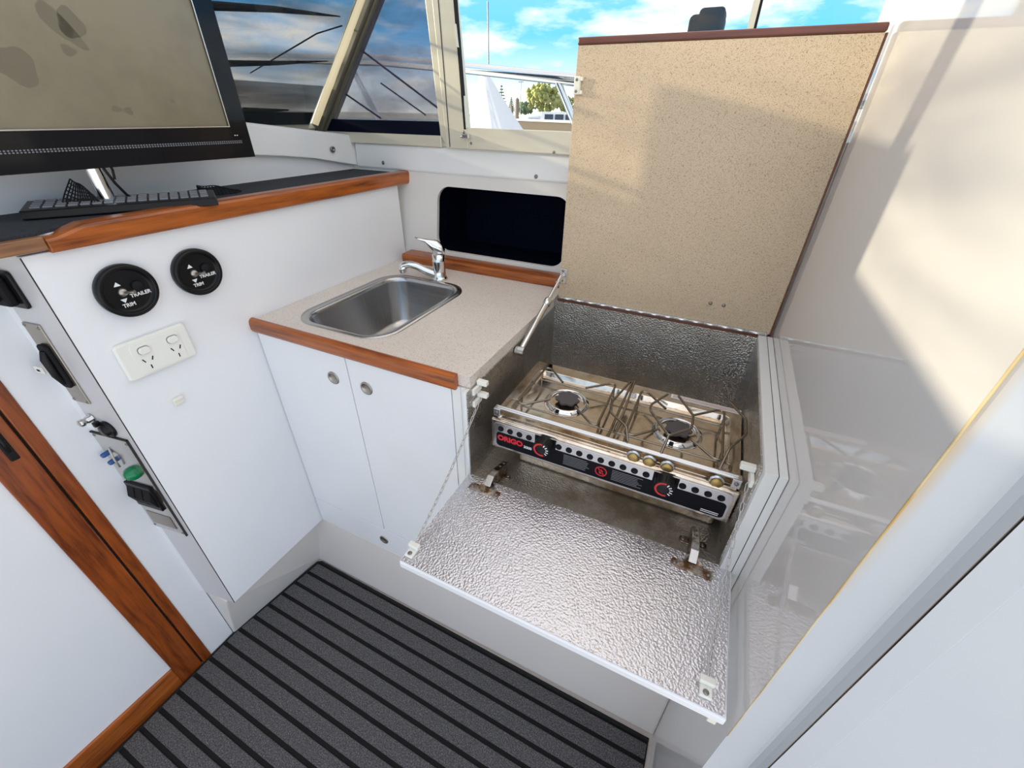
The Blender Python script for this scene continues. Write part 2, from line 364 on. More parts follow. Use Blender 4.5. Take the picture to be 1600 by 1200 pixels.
# forward coaming and the riser behind the console
fc = struct_root('trim_3', (-1.15, 0.6, 1.222), 'white moulded coaming under the windscreen')
prof = [(1.225, 1.227, 1.317), (1.10, 1.250, 1.330), (1.03, 1.263, 1.337), (0.92, 1.276, 1.349), (0.83, 1.284, 1.358), (0.70, 1.291, 1.366), (0.30, 1.300, 1.375), (-1.3, 1.305, 1.38)]
cb = B(); vs = []
for (y, z0, z1) in prof:
    vs += [(-1.140, y, z0), (-1.150, y, z1 - 0.004), (-1.156, y, z1), (-1.42, y, z1 - 0.005), (-1.42, y, z0), (-1.17, y, z0)]
fs = []
for i in range(len(prof) - 1):
    for k in range(6):
        fs.append((i * 6 + k, i * 6 + (k + 1) % 6, (i + 1) * 6 + (k + 1) % 6, (i + 1) * 6 + k))
fs += [list(range(6)), list(range(len(vs) - 6, len(vs)))[::-1]]
cb.add(vs, fs, False).build('coaming', 'white_gelcoat', fc, 0.003)
B().box((-1.20, -1.3, 1.215), (-1.160, 1.22, 1.31)).build('riser', 'white_laminate', fc)
B().prism([(-1.150, -1.3, 1.36), (-1.165, -1.3, 1.50), (-1.20, -1.3, 1.525), (-1.36, -1.3, 1.52), (-1.40, -1.3, 1.36)], (0, 1.56, 0)).build('sun_blocker', 'white_gelcoat', fc, 0.01)  # added unseen block, shaped to keep low sun off the right panel
B().lathe((-1.1405, 1.105, 1.283), (1, 0, 0), [(0.0, 0.001), (0.004, 0.0012), (0.0042, 0.004), (0.0085, 0.004), (0.0085, 0.0)], 20).build('snap_stud', 'screw', fc)

# bulkhead on the left with the teak-framed door
XB = -1.062
wl = struct_root('wall_left', (-1.09, 0.2, 0), 'white bulkhead beside the teak door')
B().box((-1.12, 0.176, 0), (XB, 0.245, 1.19)).build('bulkhead', 'white_laminate', wl)
B().box((-1.25, -1.3, 0.0), (-1.205, 1.0, 1.19)).build('sun_leak_stop', 'white_laminate', wl)  # added unseen board: stops sun leaking in under console and door
B().box((-1.12, -1.3, 1.05), (XB - 0.004, 0.176, 1.19)).build('bulkhead_head', 'white_laminate', wl)
B().box((-1.12, -1.3, 0), (XB - 0.02, -0.95, 1.05)).build('bulkhead_aft', 'white_laminate', wl)
dr = struct_root('door_1', (-1.08, -0.3, 0), 'white cabin door in a teak frame')
B().box((-1.10, 0.1525, 0.0), (XB + 0.003, 0.1755, 1.05)).build('jamb', 'teak_z', dr, 0.002)
B().box((-1.10, 0.148, 0.0), (XB - 0.012, 0.1535, 1.05)).build('gap', 'seam', dr)
B().box((-1.10, 0.094, 0.0005), (XB + 0.001, 0.1485, 1.05)).build('stile', 'teak_z', dr, 0.002)
B().prism([(XB + 0.001, -0.95, 0.0005), (XB + 0.001, 0.094, 0.0005), (XB + 0.001, 0.094, 0.084), (XB + 0.001, -0.135, 0.0945), (XB + 0.001, -0.95, 0.128)], (-0.036, 0, 0)).build('bottom_rail', 'teak_y', dr, 0.002)
B().box((-1.09, -0.95, 0.07), (XB - 0.006, 0.096, 1.05)).build('door_panel', 'white_laminate', dr)
lp = B().box((XB, 0.121, 0.838), (XB + 0.004, 0.134, 0.915)).build('latch_plate', 'black_plastic', dr, 0.002)
B().tube([(XB + 0.004, 0.1275, 0.86), (XB + 0.007, 0.1275, 0.86), (XB + 0.007, 0.1275, 0.895), (XB + 0.004, 0.1275, 0.895)], 0.0025, 8).build('latch_pull', 'black_plastic', lp)

# glossy white panel on the right
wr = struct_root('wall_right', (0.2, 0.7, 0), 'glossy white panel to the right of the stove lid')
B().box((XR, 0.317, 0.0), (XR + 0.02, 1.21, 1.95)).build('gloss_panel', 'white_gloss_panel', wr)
# moulded jamb nearest the viewer
ja = struct_root('trim_4', (0.3, 0.3, 0), 'white moulded doorway jamb with yellowed seams')
prof = [(0.1745, 0.3165), (0.2115, 0.3165), (0.2150, 0.3155), (0.2190, 0.3110), (0.2215, 0.3030)]
def wallstrip(pts, name, mt, z0=0.0, z1=1.95, smooth=False):
    b = B(); vs = []
    for (x, y) in pts: vs += [(x, y, z0), (x, y, z1)]
    n = len(pts)
    back = [(x + 0.012, y + 0.02) for (x, y) in pts]
    for (x, y) in back: vs += [(x, y, z0), (x, y, z1)]
    fs = [(2 * i, 2 * i + 2, 2 * i + 3, 2 * i + 1) for i in range(n - 1)] + [(2 * (n + i), 2 * (n + i) + 1, 2 * (n + i) + 3, 2 * (n + i) + 2) for i in range(n - 1)]
    fs += [(0, 1, 2 * n + 1, 2 * n), (2 * n - 2, 4 * n - 2, 4 * n - 1, 2 * n - 1)]
    b.add(vs, fs, smooth); return b.build(name, mt, ja)
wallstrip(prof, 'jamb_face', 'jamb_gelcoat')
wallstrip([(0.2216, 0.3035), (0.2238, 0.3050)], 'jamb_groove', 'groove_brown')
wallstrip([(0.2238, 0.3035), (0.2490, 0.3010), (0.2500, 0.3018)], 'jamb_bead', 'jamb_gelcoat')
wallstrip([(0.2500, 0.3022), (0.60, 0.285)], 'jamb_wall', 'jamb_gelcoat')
B().tube([(0.1752, 0.3163, 0.70), (0.1752, 0.3163, 0.95), (0.1752, 0.3163, 1.15), (0.1752, 0.3163, 1.9)], [0.0006, 0.0007, 0.0009, 0.0012], 8).build('seam_sealant', 'stain_yellow', ja)

# ---- windows
YW = 1.200
w1 = struct_root('window_1', (-1.28, 0.0, 1.33), 'raked windscreen covered with dark shade mesh')
def ws(y, s, off=0.0):  # point on the raked windscreen, s metres up the slope
    k = 0.28 / 0.41; h = 0.30 / 0.41
    return Vector((-1.30 + k * s - h * off, y, 1.325 + h * s + k * off))
def wsbar(y0, y1, s0, s1, th, name, mt, off=0.0):
    a = [ws(y0, s0, off), ws(y1, s0, off), ws(y1, s1, off), ws(y0, s1, off)]
    nrm = Vector((-0.30 / 0.41, 0, 0.28 / 0.41)) * th
    return B().prism(a, nrm).build(name, mt, w1)
wsbar(-1.2, 1.185, 0.0, 0.80, 0.004, 'pane', 'clear_glass', 0.006)
wsbar(-1.19, 1.185, 0.0, 0.80, 0.0015, 'shade_cloth', 'shade_mesh', 0.014)
wsbar(-1.19, 1.185, 0.0, 0.055, 0.002, 'shade_hem', 'navy', 0.017)
wsbar(-1.2, 1.2, -0.03, 0.012, 0.02, 'bottom_rail', 'aluminium_frame')
wsbar(-1.2, 1.2, 0.80, 0.84, 0.02, 'top_rail', 'aluminium_frame')
wsbar(0.27, 0.32, 0.0, 0.82, 0.03, 'mullion', 'aluminium_frame')
wsbar(-1.19, 1.185, 0.055, 0.15, 0.0015, 'shade_double_hem', 'shade_mesh', 0.017)
# dark fold cords running over the cloth
for pts, rr in (([(0.74, 0.305), (0.81, 0.316), (0.957, 0.337), (1.157, 0.356)], [0.005, 0.0085, 0.0065, 0.0015]), ([(0.62, 0.17), (0.842, 0.186), (1.0, 0.204), (1.171, 0.228)], [0.006, 0.0075, 0.0055, 0.0012]), ([(0.933, 0.169), (1.012, 0.231), (1.10, 0.30), (1.176, 0.334)], [0.0012, 0.0018, 0.0018, 0.0018]), ([(0.80, 0.02), (0.95, 0.055), (1.09, 0.06)], [0.010, 0.009, 0.002])):
    B().tube([ws(y_, s_, 0.0215) for y_, s_ in pts], rr, 10).build('cloth_fold', 'black_matte', w1)

w2 = struct_root('window_2', (-1.0, YW, 1.30), 'three-cornered side window covered with violet-grey shade mesh')
def fbar(pts, y0, y1, name, mt, root, bevel=0.0):
    return B().prism([(x, y0, z) for x, z in pts], (0, y1 - y0, 0)).build(name, mt, root, bevel)
def lerp_z(a, b, z): k = (z - a[1]) / (b[1] - a[1]); return (a[0] + (b[0] - a[0]) * k, z)
pa, pb = (-1.325, 1.333), (-1.049, 1.639)     # post outer edge
qa, qb = (-1.249, 1.326), (-0.972, 1.635)     # post inner edge
pA, pB = lerp_z(pa, pb, 1.30), lerp_z(pa, pb, 1.95); qA, qB = lerp_z(qa, qb, 1.30), lerp_z(qa, qb, 1.95)
fbar([pA, qA, qB, pB], YW - 0.004, YW + 0.03, 'corner_post', 'aluminium_shaded', w2, 0.004)
sA = lambda t: (pA[0] + (qA[0] - pA[0]) * t, 1.30); sB = lambda t: (pB[0] + (qB[0] - pB[0]) * t, 1.95)
fbar([sA(0.62), sA(0.9), sB(0.9), sB(0.62)], YW - 0.016, YW - 0.003, 'post_bead', 'aluminium_shaded', w2, 0.003)
fbar([(-1.23, 1.297), (-0.797, 1.297), (-0.797, 1.327), (-1.25, 1.327)], YW - 0.004, YW + 0.03, 'bottom_rail', 'aluminium_frame', w2, 0.002)
fbar([(-0.776, 1.297), (-0.7985, 1.327), (-0.818, 1.626), (-0.838, 1.95), (-0.812, 1.95), (-0.795, 1.626)], YW - 0.004, YW + 0.03, 'stile', 'aluminium_frame', w2, 0.002)
mesh_poly = [(-1.252, 1.322), (-0.790, 1.322), (-0.835, 1.95), lerp_z(qa, qb, 1.95)]
fbar(mesh_poly, YW + 0.012, YW + 0.015, 'pane', 'clear_glass', w2)
fbar(mesh_poly, YW + 0.006, YW + 0.0075, 'shade_cloth', 'shade_mesh_violet', w2)
fbar([(-1.249, 1.326), (-0.796, 1.326), (-0.799, 1.362), (-1.218, 1.361)], YW + 0.001, YW + 0.003, 'shade_hem', 'navy', w2)
B().tube([(-1.092, YW + 0.022, 1.545), (-0.80, YW + 0.022, 1.385)], 0.0028, 8).build('shade_cord', 'black_matte', w2)
B().tube([(-1.015, YW + 0.022, 1.455), (-0.863, YW + 0.022, 1.377)], 0.0022, 8).build('shade_cord', 'black_matte', w2)
B().tube([(-1.184, YW + 0.022, 1.440), (-1.033, YW + 0.022, 1.366)], 0.0028, 8).build('shade_cord', 'black_matte', w2)

w3 = struct_root('window_3', (-0.3, YW, 1.30), 'clear sliding side window with a view of the marina')
fbar([(-0.7745, 1.297), (-0.792, 1.626), (-0.81, 1.95), (-0.745, 1.95), (-0.727, 1.62), (-0.7, 1.297)], YW - 0.012, YW + 0.014, 'stile', 'aluminium_frame', w3, 0.002)
fbar([(-0.7635, 1.30), (-0.783, 1.95), (-0.7805, 1.95), (-0.761, 1.30)], YW - 0.0128, YW - 0.011, 'track_gap', 'seam', w3)
fbar([(-0.712, 1.345), (-0.727, 1.62), (-0.745, 1.95), (-0.741, 1.95), (-0.722, 1.62), (-0.706, 1.345)], YW - 0.014, YW - 0.002, 'rubber_seal', 'black_matte', w3)
fbar([(-0.70, 1.297), (0.175, 1.293), (0.175, 1.345), (-0.704, 1.3495)], YW - 0.012, YW + 0.014, 'bottom_rail', 'aluminium_frame', w3, 0.002)
fbar([(-0.74, 1.335), (-0.04, 1.335), (-0.05, 1.95), (-0.77, 1.95)], YW + 0.004, YW + 0.008, 'pane', 'clear_glass', w3)
fbar([(-0.19, 1.335), (0.175, 1.335), (0.175, 1.95), (-0.21, 1.95)], YW + 0.018, YW + 0.022, 'pane', 'clear_glass', w3)
fbar([(-0.043, 1.335), (-0.031, 1.335), (-0.036, 1.95), (-0.048, 1.95)], YW - 0.004, YW + 0.012, 'meeting_stile', 'aluminium_frame', w3)
fbar([(-0.031, 1.335), (-0.026, 1.335), (-0.031, 1.95), (-0.036, 1.95)], YW - 0.004, YW + 0.012, 'meeting_seal', 'black_matte', w3)
fbar([(-0.722, 1.526), (-0.7165, 1.526), (-0.7205, 1.572), (-0.726, 1.572)], YW - 0.024, YW - 0.012, 'pull', 'aluminium_frame', w3)
for px, pz in ((-0.724, 1.553), (-0.722, 1.532), (-0.7135, 1.338), (-0.691, 1.312), (-0.44, 1.300)): screw((px, YW - 0.0125, pz), (0, -1, 0), w3, 0.9)
la = B().box((-0.712, YW - 0.028, 1.323), (-0.690, YW - 0.012, 1.334)).build('latch', 'steel', w3, 0.002)
B().tube([(-0.708, YW - 0.022, 1.330), (-0.716, YW - 0.03, 1.327)], 0.003, 8).build('latch_knob', 'steel', la)

# ================================================================== CARPET
cp = thing('cabin_carpet', 'dark grey ribbed marine carpet with black grooves on the cabin sole', 'carpet', (-0.4, 0.0, 0.0))
def cxl(y): return -1.013 - 0.047 * min(1, max(0, (0.545 - y) / 0.29)) if y > 0.25 else -1.060
ys = [0.545, 0.25, -1.0]
B().prism([(cxl(0.545), 0.545, 0.0005), (0.165, 0.540, 0.0005), (0.165, -1.0, 0.0005), (-1.06, -1.0, 0.0005), (-1.06, 0.25, 0.0005)], (0, 0, 0.006)).build('backing', 'carpet_black', cp)
B().tube([(-1.056, -1.0, 0.006), (-1.056, 0.25, 0.006), (-1.012, 0.540, 0.006), (-1.004, 0.545, 0.006), (0.165, 0.536, 0.006)], 0.0058, 8).build('bound_edge', 'carpet_black', cp)
gy = 0.537; k = 0
edges = [0.536] + [0.4955 - 0.0469 * i for i in range(32)]
for i in range(len(edges) - 1):
    a, b_ = edges[i] - 0.0055, edges[i + 1] + 0.0055
    if i == 0: a = edges[0] - 0.001
    sl = -0.018
    B().prism([(cxl(a) + 0.008, a, 0.0065), (0.162, a + sl * 0.6, 0.0065), (0.162, b_ + sl * 0.6, 0.0065), (cxl(b_) + 0.008, b_, 0.0065)], (0, 0, 0.006)).build('carpet_rib', 'carpet_grey', cp, 0.002)

# ================================================================== CONSOLE on the left
co = thing('console_cabinet', 'white console cupboard with teak-edged top beside the sink', 'cabinet', (-1.0, 0.6, 0.25))
B().prism([(XL, 0.256, 0.2485), (XL, 1.155, 0.2485), (-1.15, 1.155, 0.2485), (-1.15, 0.236, 0.2485), (-1.060, 0.2375, 0.2485)], (0, 0, 0.943)).build('body', 'white_laminate', co, 0.0015)
B().prism([Vector((XL, 0.256, 0.25)), Vector((-1.0598, 0.2380, 0.25)), Vector((-1.0598, 0.2380, 1.19)), Vector((XL, 0.256, 1.19))], Vector((0.018, -0.115, 0)).normalized() * 0.0004).build('end_panel', 'grey_laminate', co)
B().box((XL - 0.0004, 0.2555, 0.25), (XL + 0.0004, 0.2572, 1.19)).build('edge_seam', 'seam', co)
B().box((-1.158, 0.10, 1.1925), (-0.952, 1.2, 1.2165)).build('top_board', 'white_edge', co)
# teak fiddle rail with a scooped forward end
rl = B(); secs = [(0.291, 1.2135), (0.305, 1.2145), (0.325, 1.220), (0.345, 1.2255), (0.40, 1.2265), (1.205, 1.2265), (1.216, 1.220)]
vs = []
for (y, zt) in secs:
    z0 = 1.1905; vs += [(-0.930, y, z0 + 0.004), (-0.930, y, zt - 0.006), (-0.933, y, zt - 0.002), (-0.938, y, zt), (-0.964, y, zt), (-0.964, y, z0), (-0.934, y, z0)]
fs = [(i * 7 + k, i * 7 + (k + 1) % 7, (i + 1) * 7 + (k + 1) % 7, (i + 1) * 7 + k) for i in range(len(secs) - 1) for k in range(7)] + [list(range(7)), list(range(len(vs) - 7, len(vs)))[::-1]]
rl.add(vs, fs, False).build('fiddle_rail', 'teak_y', co, 0.0012)
B().box((-0.96, 0.10, 1.1965), (-0.933, 0.2905, 1.2165)).build('worn_edge', 'teak_worn', co, 0.002, label='weathered bare timber edge')
mt_ = B().prism([(-0.964, 0.33, 1.2168), (-0.964, 1.195, 1.2168), (-1.155, 1.195, 1.2168), (-1.155, 0.12, 1.2168), (-0.945, 0.12, 1.2168), (-0.945, 0.29, 1.2168)], (0, 0, 0.004)).build('non_slip_mat', 'mat_blue_black')
tag(mt_, 'blue-black non-slip mat covering the console top', 'mat')

# crumpled pieces of open-weave netting
def netting(name, label, quad, grp):
    b = B(); A, Bq, C, D = [Vector(q) for q in quad]; nu, nv = 12, 8
    def P(u, v): return A.lerp(Bq, u).lerp(D.lerp(C, u), v) + Vector((0, 0, 0.0025 * math.sin(u * 7 + v * 4)))
    for i in range(nu + 1): b.tube([P(i / nu, j / 6) for j in range(7)], 0.0011, 5, False)
    for j in range(nv + 1): b.tube([P(i / 8, j / nv) for i in range(9)], 0.0011, 5, False)
    o = b.build(name, 'black_matte'); return tag(o, label, 'netting', grp)
netting('mesh_netting', 'upturned scrap of black netting leaning on the chrome television pole', [(-1.072, 0.375, 1.224), (-1.028, 0.425, 1.224), (-1.040, 0.420, 1.252), (-1.064, 0.408, 1.278)], 'netting scraps on the console')
netting('mesh_netting', 'crumpled scrap of black netting beside the right end of the keyboard', [(-1.035, 0.60, 1.2225), (-1.022, 0.690, 1.2225), (-1.060, 0.695, 1.226), (-1.065, 0.620, 1.243)], 'netting scraps on the console')

# keyboard-like ribbed slab
kb = thing('keyboard', 'slim black keyboard lying on the mat under the television', 'keyboard', (-1.03, 0.42, 1.221))
kd = Vector((0.145, 0.245, 0)).normalized(); kn = Vector((-kd.y, kd.x, 0))
k0 = Vector((-1.062, 0.318, 1.2212))
def kpt(s, t, z): return k0 + kd * s + kn * t + Vector((0, 0, z))
B().prism([kpt(0, -0.004, 0.002), kpt(0, 0.004, 0), kpt(0, 0.075, 0), kpt(0, 0.075, 0.0205), kpt(0, 0.002, 0.0145)], kd * 0.285).build('case', 'black_plastic', kb, 0.002)
keyb = B().prism([(0, 0, 0), (0.013, 0, 0), (0.013, 0.011, 0), (0, 0.011, 0)], (0, 0, 0.003)).mesh('key', 'grey_print')
for r_ in range(4):
    for i in range(16):
        o = inst(keyb, 'key', kpt(0.012 + i * 0.0165, 0.016 + r_ * 0.0145, 0.0150 + r_ * 0.0012), kb); o.rotation_euler = (0, 0, math.atan2(kd.y, kd.x))

# ================================================================== TELEVISION
tv = thing('television', 'black flat television on a chrome pole above the console', 'television', (-1.045, 0.45, 1.2215))
ta = math.radians(2.7); td = Vector((math.sin(ta), math.cos(ta), 0)); tn = Vector((math.cos(ta), -math.sin(ta), 0))   # along the screen, out of the screen
t0 = Vector((-1.0, 0.7305, 1.2937))
TW, TH = 0.54, 0.362; TK = 0.909
def tp(s, h, o): return t0 - td * (s * TK) + Vector((0, 0, h * TK)) + tn * o      # s metres from the right edge
def tslab(s0, s1, h0, h1, o0, o1): return B().prism([tp(s0, h0, o0), tp(s1, h0, o0), tp(s1, h1, o0), tp(s0, h1, o0)], tn * (o1 - o0))
tslab(0, TW, 0, TH, -0.026, -0.001).build('housing', 'black_plastic', tv, 0.003)
bz = B(); bz.ring_fill([tp(0, 0, -0.001), tp(TW, 0, -0.001), tp(TW, TH, -0.001), tp(0, TH, -0.001)], [tp(0.044, 0.0655, -0.001), tp(TW - 0.044, 0.0655, -0.001), tp(TW - 0.044, TH - 0.03, -0.001), tp(0.044, TH - 0.03, -0.001)], tn * 0.006)
bz.build('bezel', 'gloss_black', tv, 0.001)
tslab(0.042, TW - 0.042, 0.0635, TH - 0.028, -0.001, 0.0008).build('screen', 'tv_screen', tv, label='switched-off screen coloured by a grey-brown reflection with smudges')
rim = B(); rim.ring_fill([tp(0.0425, 0.064, 0.003), tp(TW - 0.0425, 0.064, 0.003), tp(TW - 0.0425, TH - 0.0285, 0.003), tp(0.0425, TH - 0.0285, 0.003)], [tp(0.0445, 0.066, 0.003), tp(TW - 0.0445, 0.066, 0.003), tp(TW - 0.0445, TH - 0.0305, 0.003), tp(0.0445, TH - 0.0305, 0.003)], tn * 0.0025)
rim.build('screen_rim', 'steel', tv)
gr = tslab(0.022, TW - 0.02, 0.030, 0.037, 0.004, 0.0055).build('speaker_grille', 'black_matte', tv)
dotm = B().prism([(0, -0.0011, -0.0011), (0, 0.0011, -0.0011), (0, 0.0011, 0.0011), (0, -0.0011, 0.0011)], (0.0006, 0, 0)).mesh('grille_dot', 'grey_print')
dots = B()
for i in range(96):
    for j in range(2):
        c = tp(0.026 + i * 0.0051, 0.0318 + j * 0.0034, 0.0056); dots.prism([c - td * 0.0012 - Vector((0, 0, 0.0009)), c + td * 0.0012 - Vector((0, 0, 0.0009)), c + td * 0.0012 + Vector((0, 0, 0.0009)), c - td * 0.0012 + Vector((0, 0, 0.0009))], tn * 0.0004)
d_ = dots.build('grille_perforations', 'grey_print', gr); d_['kind'] = 'stuff'
for s_ in (0.030, 0.0355): tslab(s_, s_ + 0.002, 0.046, 0.048, 0.004, 0.006).build('indicator_dot', 'white_print', tv)
mat('smudge', (0.158, 0.136, 0.090), 0.36)
for (cs, ch, rs, rh, an) in ((0.286, 0.218, 0.038, 0.014, 0.93), (0.270, 0.222, 0.018, 0.022, 0.3), (0.290, 0.183, 0.010, 0.008, 0.2), (0.254, 0.097, 0.008, 0.005, 0.1), (0.235, 0.094, 0.008, 0.006, 0.5), (0.372, 0.155, 0.028, 0.026, 0.4), (0.147, 0.113, 0.004, 0.003, 0.4)):
    pts = []
    for k in range(22):
        a = 2 * math.pi * k / 22; r_ = 1 + 0.14 * math.sin(3 * a + cs * 40) + random.uniform(-0.06, 0.06)
        u, v = rs * r_ * math.cos(a), rh * r_ * math.sin(a); pts.append(tp(cs + u * math.cos(an) - v * math.sin(an), ch + u * math.sin(an) + v * math.cos(an), 0.0009))
    B().prism(pts, tn * 0.0001).build('smudge', 'smudge', tv)
PX, PY = -1.045, 0.441
B().tube([(PX, PY, 1.2215), (PX, PY - 0.001, 1.34)], 0.0125, 18).build('pole', 'chrome', tv)
B().lathe((PX, PY, 1.2212), (0, 0, 1), [(0.0, 0), (0.03, 0), (0.03, 0.005), (0.018, 0.009), (0.013, 0.012)], 24).build('pole_foot', 'chrome', tv)
B().box((-1.062, 0.38, 1.33), (-1.030, 0.50, 1.42)).build('mount_plate', 'black_plastic', tv, 0.004)
B().tube([(-1.035, 0.447, 1.33), (-1.03, 0.450, 1.289), (-1.03, 0.457, 1.266), (-1.03, 0.467, 1.245), (-1.032, 0.485, 1.2235)], 0.0026, 8).build('cable', 'black_plastic', tv)
B().tube([(-1.035, 0.462, 1.33), (-1.03, 0.462, 1.287), (-1.03, 0.459, 1.272)], 0.0022, 8).build('cable', 'black_plastic', tv)

# ================================================================== TRIM GAUGES on the console face
def gauge(y, z, r, label):
    g = thing('trim_switch', label, 'switch', (XL, y, z - r), 'round black trim switches')
    B().lathe((XL, y, z), (1, 0, 0), [(0.0, 0.0002), (r * 0.98, 0.0002), (r, 0.004), (r, 0.012), (r * 0.96, 0.0155), (r * 0.86, 0.0165), (r * 0.82, 0.015), (r * 0.80, 0.0095), (r * 0.72, 0.0085), (0.0, 0.0085)], 48).build('bezel', 'black_plastic', g)
    k = r / 0.048; X0 = XL + 0.0087
    lv = B().lathe((X0, y - 0.009 * k, z + 0.000), (1, 0, 0), [(0.0, 0.0065), (0.0045, 0.0065), (0.0072, 0.004), (0.0085, 0.0), (0.0, 0.0)], 20).build('toggle_nut', 'dull_steel', g)
    B().tube([(X0 + 0.004, y - 0.009 * k, z), (X0 + 0.014, y - 0.006 * k, z + 0.001), (X0 + 0.023, y + 0.000, z + 0.002)], [0.002, 0.0026, 0.0034], 12).build('toggle_lever', 'dull_steel', lv)
    B().lathe((X0, y + 0.0165 * k, z + 0.004 * k), (1, 0, 0), [(0.0, 0.005), (0.0082 * k, 0.005), (0.0095 * k, 0.0035), (0.0095 * k, 0.0), (0.0, 0)], 24).build('button', 'black_matte', g)
    for sgn in (1, -1):
        zc = z + sgn * 0.0155 * k; h = 0.0038 * k
        B().prism([(X0, y - 0.012 * k - 0.0055 * k, zc - sgn * h), (X0, y - 0.012 * k + 0.0055 * k, zc - sgn * h), (X0, y - 0.012 * k, zc + sgn * h)], (0.0005, 0, 0)).build('arrow_mark', 'white_print', g)
    text('TRIM', 0.0092 * k, (X0 + 0.0004, y - 0.008 * k, z - 0.0245 * k), (0, 1, 0), (0, 0, 1), 'white_print', g, bold=0.0002)
    text('TRAILER', 0.0092 * k, (X0 + 0.0004, y + 0.0165 * k, z - 0.0105 * k), (0, 1, 0), (0, 0, 1), 'white_print', g, bold=0.0002)
gauge(0.361, 1.106, 0.0475, 'round black trim switch further from the sink, directly above the power outlet')
gauge(0.487, 1.104, 0.0465, 'round black trim switch nearer the sink, close under the teak rail')

# power outlet
ol = thing('power_outlet', 'white double power outlet on the white console face', 'outlet', (XL, 0.36, 0.944))
pts = rrect(0.297, 0.4235, 0.9435, 1.0185, 0.007)
B().prism([(XL + 0.0002, a, b_) for a, b_ in pts], (0.010, 0, 0)).build('plate', 'white_plastic', ol, 0.004, seg=3)
B().prism([(XL + 0.0102, a, b_) for a, b_ in rrect(0.318, 0.405, 0.9495, 1.009, 0.006)], (0.0012, 0, 0)).build('inset_plate', 'white_plastic', ol, 0.0005)
for cy in (0.3385, 0.3905):
    rk = B().prism([(XL + 0.0114, a, b_) for a, b_ in rrect(cy - 0.0095, cy + 0.0095, 0.989, 1.0025, 0.006)], (0.005, 0, 0)).build('rocker_switch', 'white_plastic', ol, 0.0015)
    B().prism([(XL + 0.0112, a, b_) for a, b_ in rrect(cy - 0.0105, cy + 0.0105, 0.988, 1.0035, 0.0065)], (0.0006, 0, 0)).build('rocker_surround', 'grey_print', ol)
    for (dy, dz, an) in ((-0.0075, 0.0, -25), (0.0075, 0.0, 25), (0.0, -0.0155, 0)):
        c = Vector((XL + 0.0115, cy + dy, 0.9755 + dz)); a = math.radians(an); ud = Vector((0, math.sin(a), math.cos(a))); vd = Vector((0, math.cos(a), -math.sin(a)))
        B().prism([c - ud * 0.004 - vd * 0.001, c - ud * 0.004 + vd * 0.001, c + ud * 0.004 + vd * 0.001, c + ud * 0.004 - vd * 0.001], (0.0004, 0, 0)).build('socket_slot', 'black_matte', ol)
cc = thing('cable_clip', 'tiny cream plastic clip stuck on the white console below the outlet', 'clip', (XL, 0.354, 0.856))
B().box((XL + 0.0002, 0.345, 0.857), (XL + 0.006, 0.3645, 0.8735)).build('clip_base', 'cream_plastic', cc, 0.0015)
B().box((XL + 0.006, 0.345, 0.868), (XL + 0.0085, 0.3645, 0.8735)).build('clip_lip', 'white_plastic', cc, 0.001)

# ---- items on the narrow end face of the console
EU = Vector((0.115, 0.018, 0)).normalized(); EN = Vector((0.018, -0.115, 0)).normalized(); E0 = Vector((XL, 0.256, 0))
def ep(s, z, o=0.0): return E0 + EU * s + EN * (o + 0.0006) + Vector((0, 0, z))
def eplate(s0, s1, z0, z1, o0, o1, name, mt, par, bevel=0.0, r=0.0):
    pts = [ep(a, b_, o0) for a, b_ in (rrect(s0, s1, z0, z1, r, 4) if r else [(s0, z0), (s1, z0), (s1, z1), (s0, z1)])]
    return B().prism(pts, EN * (o1 - o0)).build(name, mt, par, bevel)
sw = thing('breaker_switch', 'black rocker breaker at the top of the console end', 'switch', ep(-0.075, 1.10))
eplate(-0.108, -0.0445, 1.103, 1.166, 0, 0.006, 'mount_plate', 'black_plastic', sw, 0.002, 0.006)
eplate(-0.096, -0.056, 1.110, 1.158, 0.006, 0.020, 'breaker_body', 'black_matte', sw, 0.004)
B().prism([ep(-0.088, 1.120, 0.02), ep(-0.064, 1.120, 0.02), ep(-0.064, 1.150, 0.02), ep(-0.088, 1.150, 0.02)], EN * 0.012).build('rocker', 'black_plastic', sw, 0.004)

ig = thing('switch_plate', 'dark metal plate with a black lever and white key tag on the console end', 'switch', ep(-0.076, 0.905))
eplate(-0.0975, -0.0555, 0.9075, 1.0725, 0, 0.003, 'plate', 'dull_steel', ig, 0.001)
eplate(-0.089, -0.064, 0.945, 1.034, 0.003, 0.009, 'lever_slot', 'black_matte', ig, 0.002, 0.008)
B().tube([ep(-0.076, 1.022, 0.009), ep(-0.076, 1.008, 0.013), ep(-0.076, 0.975, 0.013), ep(-0.076, 0.955, 0.009)], [0.005, 0.007, 0.006, 0.004], 12).build('lever', 'black_plastic', ig)
kt = eplate(-0.108, -0.086, 0.979, 0.993, 0.018, 0.021, 'key_tag', 'white_plastic', ig, 0.001)
B().prism([ep(-0.102, 0.984, 0.0211), ep(-0.094, 0.984, 0.0211), ep(-0.094, 0.988, 0.0211), ep(-0.102, 0.988, 0.0211)], EN * 0.0004).build('tag_slot', 'black_matte', kt)
for (s_, z_) in ((-0.094, 1.068), (-0.060, 1.066), (-0.060, 0.911), (-0.094, 0.913)): screw(ep(s_, z_, 0.003), EN, ig, 0.7)
pk = thing('push_knob', 'small chrome push knob on the console end above the green lamp panel', 'knob', ep(-0.083, 0.862))
B().lathe(ep(-0.083, 0.868), EN, [(0.0, 0), (0.0095, 0), (0.0095, 0.003), (0.0070, 0.004), (0.0070, 0.010), (0.0060, 0.011), (0.0060, 0.015), (0.0075, 0.016), (0.0075, 0.022), (0.006, 0.023), (0.0, 0.023)], 24).build('barrel', 'steel', pk)
